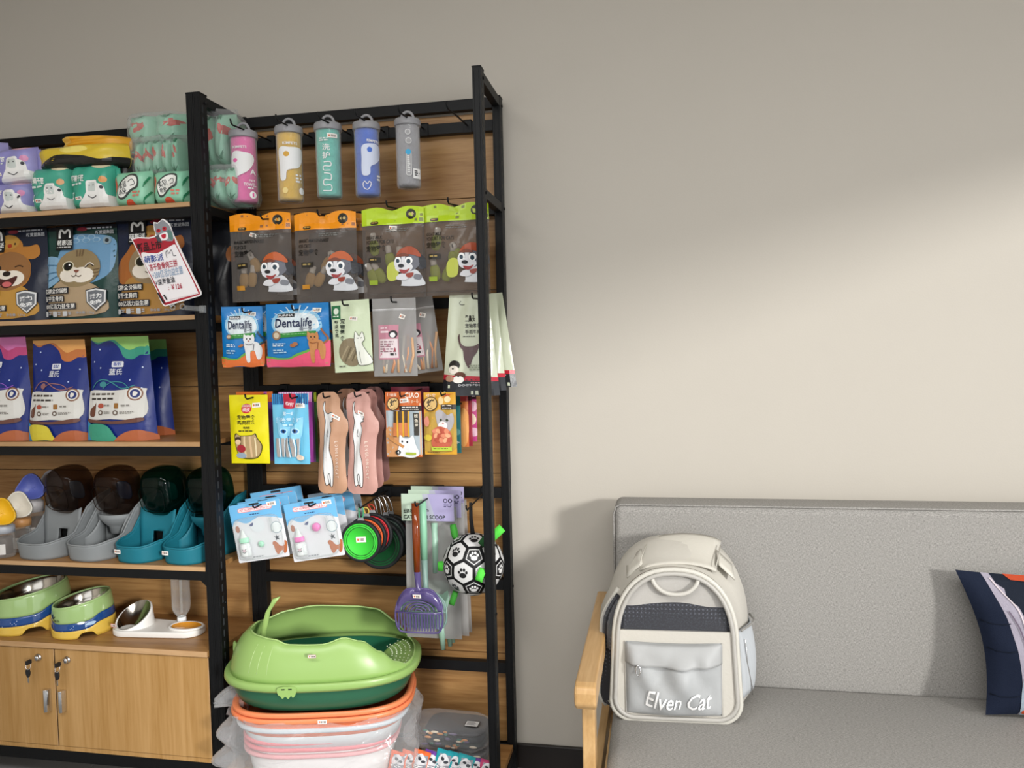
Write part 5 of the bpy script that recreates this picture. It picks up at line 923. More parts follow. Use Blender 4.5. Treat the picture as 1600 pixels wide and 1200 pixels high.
# ---------------------------------------------------------------- ball with paw prints
def ball():
    Y = -.232; c = at(740, 881, Y); R = (at(787, 881, Y).x-at(694, 881, Y).x)/2
    t = thing('paw_print_ball', 'black and white ball with paw prints and green ribbon loops on a strap', 'ball', (c.x, Y, c.z), 0)
    B('rubber', '141416').ell((0, 0, 0), (R*.972,)*3, 32, 20).build('core', t)
    ph = (1+5**.5)/2; V = []
    for a, b_ in ((1, ph), (-1, ph), (1, -ph), (-1, -ph)): V += [Vector((0, a, b_)), Vector((a, b_, 0)), Vector((b_, 0, a))]
    rot = Matrix.Rotation(.35, 3, 'X') @ Matrix.Rotation(-.30, 3, 'Z') @ Matrix.Rotation(.5, 3, 'Y')
    V = [rot @ v.normalized() for v in V]; e = min((V[0]-v).length for v in V[1:])*1.05
    nb = [[j for j in range(12) if j != i and (V[i]-V[j]).length < e] for i in range(12)]
    P = []
    for i in range(12): P.append((V[i], [V[i]*2/3+V[j]/3 for j in nb[i]], True))
    for i in range(12):
        for j in nb[i]:
            for k in nb[i]:
                if i < j < k and k in nb[j]:
                    pts = []
                    for a, b_ in ((i, j), (j, i), (j, k), (k, j), (k, i), (i, k)): pts.append(V[a]*2/3+V[b_]/3)
                    P.append(((V[i]+V[j]+V[k]), pts, False))
    for n, pts, pent in P:
        n = n.normalized(); x = (Vector((0, 0, 1))-n*n.z).normalized() if abs(n.z) < .95 else Vector((1, 0, 0)); x = n.cross(x).normalized()*-1; y = n.cross(x).normalized()
        if y.z < 0: x, y = -x, -y
        pts = [p.normalized() for p in pts]; cc = sum(pts, Vector())/len(pts); pts.sort(key=lambda p: math.atan2((p-cc).dot(y), (p-cc).dot(x)))
        def lay(b, ps, sc, rr, col):
            b.col = col; ctr = (sum(ps, Vector())/len(ps)).normalized(); m = len(ps); rings = []
            for q in (.5, 1):
                row = []
                for i in range(m):
                    a, d = ps[i], ps[(i+1) % m]
                    for s_ in (0, 1/3, 2/3): row.append(((cc.normalized()+(a.lerp(d, s_)-cc.normalized())*sc*q)).normalized()*R*rr)
                rings.append(row)
            o = len(b.v); b.v.append(tuple(cc.normalized()*R*rr)); K = len(rings[0])
            for r_ in rings: b.v += [tuple(p) for p in r_]
            for i in range(K):
                j = (i+1) % K; b.face((o, o+1+i, o+1+j)); b.face((o+1+i, o+1+K+i, o+1+K+j, o+1+j))
        b = B('satin')
        if pent: lay(b, pts, .95, 1.0, '17171a'); lay(b, pts, .80, 1.005, 'd8d8d8'); lay(b, pts, .70, 1.011, '17171a'); pc, rr = 'e4e4e4', 1.018
        else: lay(b, pts, .86, 1.0, 'd0d0d0'); pc, rr = '17171a', 1.008
        sg_ = R*(.21 if pent else .24)
        for px, py, a, d in ((0, -.28, .5, .38), (-.52, .12, .17, .22), (-.2, .45, .17, .24), (.2, .45, .17, .24), (.52, .12, .17, .22)):
            o = len(b.v); b.col = pc; cp = n*R + (x*px+y*py)*sg_; ring = [(cp+(x*a*math.cos(k*PI/6)+y*d*math.sin(k*PI/6)*(1 if py > 0 or math.sin(k*PI/6) < 0 else .9))*sg_).normalized()*R*rr for k in range(12)]
            pc_ = cp.normalized()*R*rr; b.v += [tuple(v) for v in ring] + [tuple(((v+pc_)/2).normalized()*R*rr) for v in ring] + [tuple(pc_)]
            for k in range(12): k2 = (k+1) % 12; b.face((o+k, o+k2, o+12+k2, o+12+k)); b.face((o+12+k, o+12+k2, o+24))
        b.build('panel', t)
    def loop(px, py, ang, col='5cd84c', L=.034, W_=.022, dep=0):
        p = at(px, py, Y+dep)-Vector((c.x, Y, c.z)); b = B('cloth', col); d = Vector((math.cos(ang), 0, math.sin(ang))); s = Vector((-d.z, 0, d.x)); P = []
        for k in range(13):
            a = k*2*PI/12; q = p + d*(L/2-L/2*math.cos(a)) + Vector((0, -1, 0))*(.010*math.sin(a))
            P.append([q+s*(-W_/2), q+s*(W_/2)])
        b.quadgrid(P).build('ribbon_loop', t, solid=.0015)
    loop(704, 885, PI, L=.04, W_=.026); loop(712, 842, 1.75, '3c8c34', .045, .016); loop(712, 924, -1.9, '3c8c34', .045, .016); loop(763, 845, .75, L=.06, W_=.026, dep=.02); loop(748, 908, 1.2, L=.040, W_=.022, dep=-.085); loop(752, 852, .9, '24502c', .035, .024, -.07)
    k = at(736, 785, Y)-Vector((c.x, Y, c.z)); b = B('cloth', '2c2c2e')
    b.quadgrid([[(k.x-.006, 0, k.z), (k.x+.004, 0, k.z)], [(k.x-.007, 0, k.z-.05), (k.x+.004, 0, k.z-.05)], [(k.x-.004, 0, R*.96), (k.x+.010, 0, R*.96)]]); b.build('hanging_strap', t, solid=.002)
ball()
# ================================================================ shelf 4: gravity feeders and travel bottles
z4 = SH[3]
def feeder(lab, pxl, pxr, kind, col, jar, inner, grp, stk=None):
    Y = -.318; x0, x1 = at(pxl, 862, Y+.05).x, at(pxr, 862, Y+.05).x; w = (x1-x0)*.93; hw = w/2; L = .262
    t = thing('gravity_feeder', lab, 'pet feeder', ((x0+x1)/2, Y, z4+.0006), math.radians(-10), grp)
    # plan outline from the back-left corner round the front to the back-right corner
    pl = [(-hw*.88, L), (-hw*.94, L*.75)] + [(-hw*math.cos(a)*abs(math.cos(a))**-.25 if abs(math.cos(a)) > .02 else 0, .092-.092*abs(math.sin(a))**.8) for a in [k*PI/16 for k in range(0, 17)]] + [(hw*.94, L*.75), (hw*.88, L)]
    pl = [(-hw*.88, L), (-hw*.93, L*.8), (-hw*.97, L*.6)] + [(-hw*.99*math.copysign(abs(math.cos(a))**.72, math.cos(a)), .105-.105*max(0, math.sin(a))**.72) for a in [k*PI/20 for k in range(21)]] + [(hw*.97, L*.6), (hw*.93, L*.8), (hw*.88, L)]
    hf = lambda y: .052+.012*sstep(0, .07, y)+.115*sstep(.085, .195, y)+.012*sstep(.19, .26, y)
    b = B('rubber', col); N = 7
    b.quadgrid([[(x*(1-.05*(1-k/N)*(1 if y < .2 else .3)), y+.006*(1-k/N)*(1 if y < .1 else 0), hf(y)*k/N) for x, y in pl] for k in range(N+1)])
    b.build('shell', t, solid=.0042, bevel=0)
    B('rubber', col).prism([(x*.95, y*.97+.004) for x, y in pl], .001, .009).build('bowl_floor', t)
    B('rubber', col).tube([(x, y, hf(y)) for x, y in pl], .0034, 6).build('rim', t)
    s = hw*.93
    if kind == 'food':
        yp = .118; b = B('rubber', col); hh = .074; q = .021       # front panel of the tower with a square outlet
        zt = lambda x: .150-.018*(1-(x/s)**2)
        xs_c = [-s, -s*.8, -s*.6, -s*.42, -q, 0, q, s*.42, s*.6, s*.8, s]; M_ = 9; o = len(b.v)
        for j in range(M_+1):
            for x in xs_c:
                z = (0, .034, hh)[j] if j < 3 else hh+(zt(x)-hh)*(j-2)/(M_-2); b.v.append((x, yp+.006+.03*z/.16-.012*(x/s)**2*sstep(.03, .12, z), z))
        K = len(xs_c)
        for j in range(M_):
            for i in range(K-1):
                if j == 1 and i in (4, 5): continue
                b.face((o+j*K+i, o+j*K+i+1, o+(j+1)*K+i+1, o+(j+1)*K+i))
        b.build('tower_panel', t, solid=.004)
        B('rubber', '0c0d0d').box((-q-.004, yp+.034, .02), (q+.004, yp+.036, hh+.012)).build('outlet_shade', t)  # near-black plate stands in for the shade inside the outlet
    else:
        b = B('rubber', col); T = Matrix.Translation((0, .168, 0))
        b.lathe([(.016, .058), (.026, .060), (.030, .082), (.044, .094), (.058, .112), (.0605, .128)], 28, T @ Matrix.Diagonal((1.06, .95, 1, 1))); b.build('funnel_neck', t, solid=.003)
        for sx in (-1, 1): B('rubber', col).quadgrid([[(sx*s*.98, .10+.06*j/5, .008+.11*k/6*(j/5)) for j in range(6)] if False else [(sx*(s*.98-.022*math.sin(PI*j/8)), .095+.085*j/8, .004+(hf(.095+.085*j/8)-.02)*k/6) for j in range(9)] for k in range(7)]).build('cheek', t, solid=.003)
        B('rubber', col).quadgrid([[(-s+2*s*i/6, .238, .14*k/3) for i in range(7)] for k in range(4)]).build('rear_panel', t, solid=.003)
    T = Matrix.Translation((0, .172, .205)) @ Matrix.Rotation(math.radians(10), 4, 'X')
    B(jar).ell((0, 0, 0), (.0675, .064, .083), 36, 20, 3.0, T).build('jar', t)
    B('glossy', inner).ell((-.022, .040, -.018), (.034, .006, .034), 20, 10, 3, T).build('jar_back_disc', t)
    B(jar).tube([(.055*c_[0], -.062, .052*c_[1]) for c_ in []] or [tuple(T @ Vector((.052*math.copysign(abs(math.cos(a))**.6, math.cos(a)), -.0615, -.012+.044*math.copysign(abs(math.sin(a))**.6, math.sin(a))))) for a in [k*PI/18 for k in range(36)]], .0016, 6, True).build('jar_window_rim', t)
    if stk: sticker(lambda u, v: (0, 0, 0), (0, 0, 1, 1), 0, 0, 1, 1) if False else None
    if stk:
        o = art(lambda u, v: ((u-.5)*.026-hw*.42, .0075+abs((u-.5))*.004-.010, .036-(v-.5)*.013), (0, 0, 100, 50), [('r', 0, 0, 100, 50, 'f2efea'), ('r', 12, 14, 30, 34, 'd06a3a')] + [('r', 38+i*14, 13, 47+i*14, 36, '6a5a55') for i in range(4)], 'price_sticker', t, 4, 1, m='paper')
    return t
feeder('grey gravity feeder with a square food outlet, leftmost of the four feeders', 22, 101, 'food', '85898b', 'smoky_brown', '3c4858', 'grey and teal gravity feeders')
feeder('grey gravity feeder with a round water neck, second of the four feeders', 100, 177, 'water', '85898b', 'smoky_brown', '2c3a58', 'grey and teal gravity feeders')
feeder('teal gravity feeder with a square food outlet, third of the four feeders', 176, 250, 'food', '1b6f80', 'smoky_green', '0c4448', 'grey and teal gravity feeders', True)
feeder('teal gravity feeder with a round water neck, beside the left rack post', 249, 324, 'water', '1b6f80', 'smoky_green', '0e5a66', 'grey and teal gravity feeders', True)
def bottle(lab, px, cy, col, band, Y, r=.036, top=None):
    c = at(px, cy, Y); h = c.z-z4-.03
    t = thing('travel_bottle', lab, 'bottle', (c.x, Y, z4), math.radians(24), 'travel water bottles with leaf cups')
    B('clear').lathe([(0, .001), (r*.72, .001), (r*.8, .006), (r*.8, h*.55), (r*.72, h*.66), (r*.78, h*.72)], 28).build('clear_body', t)
    B('smoke_film', 'ffffff').lathe([(0, .012), (r*.6, .012), (r*.6, h*.60), (0, h*.62)], 20).build('inner_wall', t)
    B('plastic', band).lathe([(r*.70, h*.72), (r*.84, h*.72), (r*.84, h*.92), (r*.7, h*.94)], 28).build('band', t)
    b = B('plastic', col); P = []; n = 40
    for q in (0, .3, .55, .75, .9, .97, 1.0, 1.03):
        row = []
        for j in range(n):
            a = 2*PI*j/n; rr = r*(1.02+.13*math.cos(3*(a+PI/2)+PI))*1.18*q; d = .024*(1-min(1, q)**2.2)
            if q > 1: d = .008
            row.append((rr*math.cos(a), d-.012, rr*math.sin(a)))
        P.append(row)
    T = Matrix.Translation((0, -r*.55, h+.036)) @ Matrix.Rotation(math.radians(-16), 4, 'X'); P = [[T @ Vector(p) for p in row] for row in P]
    b.quadgrid(P, True).build('leaf_cup', t, solid=.0025)
    B('plastic', col).tube([T @ Vector((0, -.009, r*1.2)), T @ Vector((0, -.010, r*1.34))], .003, 8).build('hanging_nub', t)
    B('plastic', band).lathe([(r*.8, h*.92), (r*.62, h-.004), (r*.3, h+.004), (0, h+.004)], 20).build('cap_base', t)
    B('paper', 'd8d4d0').quadgrid([[(r*.81*math.cos(a), r*.81*math.sin(a), z) for a in [-PI*.8+k*.16 for k in range(9)]] for z in (h*.12, h*.42)]).build('bottle_label', t)
bottle('water bottle with a slate blue leaf cup, behind the cream one', 52, 764, '5a66b4', 'c4c0c0', -.15)
bottle('water bottle with a pale grey leaf cup, rearmost beside the first grey feeder', 83, 755, 'a4a2a8', '8a888c', -.075, .031)
bottle('water bottle with a cream leaf cup and tan band, in the middle of the row', 32, 792, 'e4ded0', 'd09860', -.215)
bottle('water bottle with a yellow leaf cup and grey band, at the left edge', 6, 803, 'e8b41c', 'b4b8c0', -.285)
# ================================================================ on the cabinet: bowls
z5 = .4739
def melamine(lab, box, Y, slope, seed, stk, rz):
    x0, y0, x1, y1 = box; c = at((x0+x1)/2, y1, Y); R = (at(x1, (y0+y1)/2, Y).x-at(x0, (y0+y1)/2, Y).x)/2; H = at((x0+x1)/2, y0, Y).z-z5-.008
    t = thing('tilted_pet_bowl', lab, 'bowl', (c.x, Y, z5+.0006), math.radians(rz), 'green blue and yellow tilted bowls')
    t.rotation_euler[2] = 0
    Rt = R*.84; n = 96
    zt = lambda a: H*(.84+.20*(math.cos(a)*.8+math.sin(a)*.6)*slope)                      # rim rises to the back
    def zb(a):
        m = (a % (PI/2))-PI/4; return .0+H*.14*max(0, 1-(m/.28)**4) if abs(m) < .28 else 0
    wav = lambda a, ph: .5+.5*math.tanh(2.6*math.sin(2*a+ph))
    z1_ = lambda a: H*(.19+.13*wav(a, 1.1)+.04*math.cos(a)); z2_ = lambda a: H*(.38+.15*wav(a, 1.0)+.05*math.cos(a))
    rad = lambda z: Rt+(R-Rt)*(1-min(1, z/(H*.95)))**.62
    def strip(f0, f1, k, off=0): return [[(lambda a, z: ((rad(z)+off)*math.cos(a), (rad(z)+off)*math.sin(a), z))(2*PI*j/n, f0(2*PI*j/n)+(f1(2*PI*j/n)-f0(2*PI*j/n))*i/k) for j in range(n)] for i in range(k+1)]
    B('glossy', 'd8b44c').quadgrid(strip(zb, z1_, 4), True).build('yellow_base', t, solid=.002)
    b = B('glossy', '1c4684'); b.quadgrid(strip(z1_, z2_, 4), True); bo = b.build('blue_band', t, solid=.002)
    B('glossy', '9ab878').quadgrid(strip(z2_, zt, 8), True).build('green_wall', t, solid=.003)
    B('glossy', 'a4c084').tube([(rad(zt(a))*math.cos(a)*.985, rad(zt(a))*math.sin(a)*.985, zt(a)+.0012) for a in [2*PI*j/n for j in range(n)]], .0032, 8, True).build('rim', t)
    P = []
    for q, d in ((.93, .000), (.90, -.004), (.86, -.022), (.80, -.040), (.62, -.050), (0.01, -.051)):
        P.append([(Rt*q*math.cos(a), Rt*q*math.sin(a), H*.84+.20*H*(math.cos(a)*.8+math.sin(a)*.6)*slope*q/.93+d*H/.11) for a in [2*PI*j/64 for j in range(64)]])
    B('steel').quadgrid(P, True).build('steel_insert', t)
    def fn(u, v):
        a = -PI/2-.75+1.9*u; z = H*.85*(1-v); return (rad(z)*math.cos(a)*1.004, rad(z)*math.sin(a)*1.004, z)
    k = []
    k += [('e', 32, 67, 5, 6, 'e8a030'), ('r', 25, 56, 40, 62, '1c4684')] if False else [('s', [(26, 63), (38, 62), (37, 69), (32, 72), (27, 69)], 'e8a030')]
    k += [('e', x, y, .6, .9, 'd0dcf0') for x, y in ((52, 66), (54, 70), (57, 67), (59, 71), (40, 76), (60, 62))] + [('s', [(8, 36), (14, 30), (16, 38), (22, 34), (18, 42), (12, 44)], '20281c'), ('t', 'Odels.llm', 16, 42, 34, 50, '20281c', 0, .2), ('w', 10, 48, 16, 56, '20281c', 2)]
    if seed == 2: k += [('s', [(66, 53), (72, 50), (78, 52), (76, 57), (68, 57)], 'e8eef4'), ('s', [(78, 62), (84, 55), (92, 54), (96, 58), (90, 64)], 'a8c4e0')]
    art(fn, (0, 0, 100, 100), k, 'printed_motif', t, 14, 10, m='glossy')
    art(fn, (0, 0, 100, 100), [('r', 21, 19, 36, 29, 'e8e8e0'), ('r', 22.5, 20.5, 34.5, 27.5, 'c8ccbc'), ('w', 24, 22, 33, 26.5, '8a6a5a', 1)], 'price_sticker', t, 14, 10, m='paper')
melamine('larger tilted steel bowl in a green, blue and yellow stand, at left on the cabinet', (2, 903, 102, 984), -.175, .62, 1, None, 22)
melamine('smaller tilted steel bowl in a green, blue and yellow stand, right of the larger', (92, 921, 172, 986), -.205, .62, 2, None, 26)
def waterset():
    Y = -.195; c = at(250, 975, Y); x0, x1 = at(183, 972, Y).x, at(317, 975, Y).x; w = x1-x0; hw = w/2
    t = thing('bowl_and_water_set', 'white double pet dish with a tilted steel bowl and clear inverted bottle', 'pet dish', ((x0+x1)/2, Y, z5+.0006), 0)
    def stad(s, dy=0):
        P = []
        for cx, r, a0, a1 in ((-hw+.067, .067, 90, 270), (hw-.050, .050, -90, 90)):
            for k in range(13): a = math.radians(a0+(a1-a0)*k/12); P.append((cx+r*s*math.cos(a), dy+r*s*math.sin(a)))
        return P
    b = B('plastic', 'e2e0dc'); b.prism(stad(1), 0, .020, 'z', True); b.build('base', t, bevel=.004)
    cx = -hw+.066; n = 48; b = B('plastic', 'e8e6e2'); P = []
    zt = lambda a: .054+.034*(math.cos(a)*.15+math.sin(a)*.95)
    for q in range(7): P.append([((.0635-.006*q/6)*math.cos(a)+cx, (.0635-.006*q/6)*math.sin(a), .018+(zt(a)-.018)*q/6) for a in [2*PI*j/n for j in range(n)]])
    P.append([(.053*math.cos(a)+cx, .053*math.sin(a), zt(a)+.001) for a in [2*PI*j/n for j in range(n)]]); P.append([(.050*math.cos(a)+cx, .050*math.sin(a), zt(a)-.006) for a in [2*PI*j/n for j in range(n)]])
    b.quadgrid(P, True).build('bowl_stand', t)
    P = [[(.0515*q*math.cos(a)+cx, .0515*q*math.sin(a), .054+.034*(math.cos(a)*.15+math.sin(a)*.95)*q+.001-.034*(1-q**2.4)) for a in [2*PI*j/n for j in range(n)]] for q in (1, .95, .85, .7, .5, .25, .01)]
    B('steel').quadgrid(P, True).build('steel_bowl', t)
    ox = hw-.058; P = [[(ox+(.046*q)*math.cos(a)*1.1, -.004+.034*q*math.sin(a), .0275-.0068*(1-q*q)) for a in [2*PI*j/40 for j in range(40)]] for q in (1, .9, .7, .4, .01)]
    B('glossy', 'e89a1c').quadgrid(P, True).build('orange_dish', t)
    B('plastic', 'e8e6e2').tube([(ox+.052*math.cos(a)*1.08, -.004+.037*math.sin(a), .024) for a in [2*PI*j/40 for j in range(40)]], .0050, 6, True).build('dish_rim', t)
    bx = at(283, 955, Y+.045).x-t.location.x; T = Matrix.Translation((bx, .047, .018))
    B('clear').lathe([(.012, 0), (.012, .014), (.014, .022), (.026, .040), (.030, .055), (.030, .185), (.026, .20), (0, .205)], 32, T).build('clear_bottle', t)
    B('paper', 'e8e8e8').lathe([(0, 0), (.0145, 0), (.0145, .018), (.012, .020)], 24, T).build('bottle_cap', t)
    B('clear').tube([(bx+.001, .047, .05), (bx+.001, .047, .19)], .004, 8).build('inner_tube', t)
    art(lambda u, v: (cx-.030+.024*u-.012, -.0645+.004*(1-u), .044-.012*v), (0, 0, 100, 50), [('r', 0, 0, 100, 50, 'b86a60'), ('r', 6, 8, 94, 42, 'ece6e0'), ('r', 14, 15, 30, 34, 'd06a3a')] + [('r', 40+i*13, 14, 48+i*13, 36, '6a5a55') for i in range(4)], 'price_sticker', t, 1, 1, m='paper')
waterset()
# ================================================================ litter trays
def sup(a, A, Bb, e=2.7): return A*math.copysign(abs(math.cos(a))**(2/e), math.cos(a)), Bb*math.copysign(abs(math.sin(a))**(2/e), math.sin(a))
LX, LY, LZ, LR = -1.035, -.262, .352, math.radians(13)
def litterbox():
    A, Bb = .292, .205; n = 120; zl = .092; TH = [2*PI*j/n for j in range(n)]
    t = thing('litter_box', 'light green litter tray with raised guard and dark green basin, topmost of the stack', 'litter box', (LX, LY, LZ), LR)
    P = []
    for s, z in ((.95, zl-.004), (.93, .05), (.88, .02), (.80, .004), (.74, 0), (.01, 0)): P.append([(*sup(a, A*s, Bb*s), z) for a in TH])
    B('plastic', '2c6248').quadgrid(P, True).build('basin', t)
    P = []
    for s, z in ((.93, zl-.004), (.91, .05), (.85, .012), (.78, .006), (.01, .006)): P.append([(*sup(a, A*s, Bb*s), z) for a in TH])
    B('plastic', '1f5c42').quadgrid(P, True).build('inner_basin', t)
    g = '92b366'; P = []
    for s, z in ((.955, zl-.014), (1.0, zl-.016), (1.015, zl-.008), (1.012, zl+.004), (.995, zl+.009), (.955, zl+.006), (.945, zl+.010)): P.append([(*sup(a, A*s, Bb*s), z) for a in TH])
    B('plastic', g).quadgrid(P, True).build('rim', t)
    def hf(a):
        d = math.degrees(a) % 360
        K = [(0, .004), (22, .008), (40, .060), (58, .098), (80, .105), (100, .112), (125, .104), (150, .092), (175, .102), (200, .118), (225, .116), (245, .112), (258, .100), (272, .098), (286, .112), (300, .098), (314, .062), (326, .024), (338, .006), (360, .004)]
        for (a0, h0), (a1, h1) in zip(K, K[1:]):
            if d <= a1: return h0+(h1-h0)*sstep(a0, a1, d)
        return .004
    P = []
    for k in range(11):
        q = k/10; P.append([])
        for a in TH:
            h = hf(a); s = .950-.22*(h/.11)*q**1.5*.9; P[-1].append((*sup(a, A*s, Bb*s), zl+.006+h*(1-(1-q)**1.5)))
    B('plastic', g).quadgrid(P, True).build('guard', t, solid=.003)
    top = P[-1]; B('plastic', 'a2c078').tube([p for p in top], .0028, 6, True).build('guard_edge', t)
    # perforated step at the right-hand entrance
    b = B('plastic', g); st_ = [(math.radians(a)) for a in range(-46, 37, 4)]; Q_ = []
    for s, z in ((.945, zl+.007), (.86, zl+.004), (.74, zl-.006), (.66, zl-.022), (.655, zl-.040)): Q_.append([(*sup(a, A*s, Bb*s), z) for a in st_])
    b.quadgrid(Q_).build('entry_step', t, solid=.002)
    h = B('plastic', 'e8f0d8'); rnd = random.Random(3)
    for i in range(16):
        for j in range(5):
            a = math.radians(-42+i*5+(j % 2)*2.5); s = .70+.048*j; x, y = sup(a, A*s, Bb*s); z = zl-.006+.012*sstep(.7, .94, s); h.box((x-.0016, y-.0014, z), (x+.0016, y+.0014, z+.003))
    h.build('grip_dots', t)['kind'] = 'stuff'
    # claw-shaped latch on the front rim and three fine ribs
    a = math.radians(262); x, y = sup(a, A*1.02, Bb*1.02); b = B('plastic', g); o = spline([(x-.024, zl+.004), (x+.024, zl+.004), (x+.026, zl-.014), (x+.018, zl-.026), (x+.012, zl-.021), (x+.004, zl-.029), (x-.004, zl-.022), (x-.012, zl-.028), (x-.018, zl-.021), (x-.025, zl-.015)], 3)
    b.prism(o, y-.004, y+.003, 'y', True).build('latch', t)
    for dx in (-.010, .010): B('rubber', '1c2a18').box((x+dx-.005, y-.0048, zl-.003), (x+dx+.005, y-.0038, zl)).build('latch_slot', t)
    for k in range(3):
        aa = math.radians(233+k*7.5); ps = []
        for q in (.15, .35, .55, .75):
            h_ = hf(aa); s = .950-.22*(h_/.11)*q**1.5*.9+.004; ps.append((*sup(aa, A*s, Bb*s), zl+.006+h_*(1-(1-q)**1.5)))
        B('plastic', 'b4cc90').tube(ps, .0012, 6).build('rib', t)
    # scoop standing in its slot
    c = at(408, 990, LY+.03); M = Matrix.Rotation(-LR, 3, 'Z'); f = lambda px, py, dy=0: M @ (at(px, py, LY+dy)-Vector((LX, LY, LZ)))
    b = B('plastic', 'a0c070'); p0, p1, p2 = f(409, 1000, -.02), f(419, 955, -.02), f(432, 934, -.02)
    b.quadgrid([[p+Vector((s*w_, 0, s*w_*.3)) for s in (-1, 0, 1)] for p, w_ in ((p0, .010), (p0.lerp(p1, .5), .009), (p1, .008), (p1.lerp(p2, .6), .009), (p2, .012))]).build('scoop_handle', t, solid=.006)
    b = B('plastic', '92b366'); p3 = f(414, 1004, -.02); b.ell((p3.x, p3.y, p3.z-.012), (.036, .03, .024), 20, 10, 2.6).build('scoop_pocket', t)
    e = f(372, 1012, -.02); B('plastic', 'a0c070').prism(spline([(e.x-.012, e.z-.018), (e.x+.006, e.z-.02), (e.x+.004, e.z), (e.x-.008, e.z+.02), (e.x-.013, e.z+.016)], 4), e.y-.006, e.y+.006, 'y', True).build('side_ear', t)
    q = f(488, 1025, -.19); art(lambda u, v: (q.x-.012+.024*u, q.y-.005, q.z+.006-.011*v), (0, 0, 100, 50), [('q', 0, 0, 100, 50, 'a88a80', 10), ('q', 6, 6, 94, 44, 'ece4dc', 8), ('r', 16, 14, 32, 34, 'd06a3a')] + [('r', 42+i*12, 14, 50+i*12, 36, '6a5a55') for i in range(4)], 'price_sticker', t, 1, 1, m='paper')
    return t
litterbox()
def tray(lab, A, Bb, z, lipc, bodyc, depth, dx=0, dy=0, rot=LR, grp='nested litter trays under the green one', th=.012):
    n = 80; TH = [2*PI*j/n for j in range(n)]; t = thing('litter_tray', lab, 'litter box', (LX+dx, LY+dy, z), rot, grp)
    P = [[(*sup(a, A*s, Bb*s, 3.2), q) for a in TH] for s, q in ((.94, 0), (.99, -.002), (1.0, .002), (1.0, th-.003), (.99, th), (.95, th), (.935, th-.004))]
    B('plastic', lipc).quadgrid(P, True).build('lip', t)
    P = [[(*sup(a, A*s, Bb*s, 3.2), q) for a in TH] for s, q in ((.95, th*.5), (.92, -depth*.4), (.87, -depth), (.01, -depth))]
    B('plastic', bodyc).quadgrid(P, True).build('basin', t)
tray('upper orange litter tray directly under the green one', .272, .188, .346, 'f08a5c', 'e87a4c', .055)
tray('lower orange litter tray with a price sticker on its lip', .276, .192, .330, 'f08a5c', 'e87a4c', .055)
tray('white litter tray with grey-blue rim beneath the orange ones', .262, .182, .298, 'c8d4dc', 'd4dade', .06)
for k, l in enumerate(('topmost', 'second', 'third')): tray('white litter tray with a pink lip under the film, %s of three' % l, .236, .165, .252-.020*k, 'e27c84' if k < 2 else 'e8a4a8', 'ece8e8', .105, dx=-.01, th=.010)
for o in [x for x in C.objects if x.get('label', '').startswith('lower orange')]:
    art(lambda u, v: (.012+.026*u, -.1935, .011-.0115*v), (0, 0, 100, 50), [('r', 0, 0, 100, 50, 'f2efea'), ('r', 12, 14, 30, 34, 'd06a3a')] + [('r', 38+i*14, 13, 47+i*14, 36, '6a5a55') for i in range(4)], 'price_sticker', o, 1, 1, m='paper')
def wrapfilm():
    t = thing('plastic_wrap', 'crumpled clear plastic bag wrapped round the stacked litter trays', 'plastic bag', (LX, LY, .108), LR)
    n, k = 120, 46; P = []
    for j in range(k+1):
        q = j/k; z = .002+.222*q+.022*math.sin(q*3)*0; row = []
        for i in range(n):
            a = 2*PI*i/n; s = .985+.075*math.sin(PI*min(1, q*1.05))**.7*(1-.35*sstep(.35, .6, q)*(1-sstep(.6, .9, q)))
            x, y = sup(a, .268*s, .196*s, 3)
            v = Vector((x*9, y*9, z*16)); d = noise.noise(v*1.0)*.020+abs(noise.noise(v*2.6))*.016+abs(noise.noise(v*6.5))*.006
            dl = math.exp(-((math.degrees(a) % 360-205)/18)**2)*(abs(math.sin(z*42+.6))**1.5)*.042*min(1, q*3)
            L = math.hypot(x, y); m_ = (L+d+dl)/L; row.append((x*m_, y*m_, z+noise.noise(v*1.7+Vector((5, 5, 5)))*.012*q))
        P.append(row)
    B('wrapfilm').quadgrid(P, True).build('film', t)
    b = B('wrapfilm'); c = at(345, 1085, LY-.1)-Vector((LX, LY, .108)); c = Matrix.Rotation(-LR, 3, 'Z') @ c
    Pk = []
    for j in range(9):
        q = j/8; Pk.append([])
        for i in range(18):
            a = 2*PI*i/18; r = .010+.034*q**.8+.006*math.sin(5*a+q*3); Pk[-1].append((c.x-.020+.10*q, c.y+r*math.cos(a)*.8, c.z-.026+.022*math.sin(q*2)+r*math.sin(a)))
    b.quadgrid(Pk, True).build('gathered_corner', t)
wrapfilm()
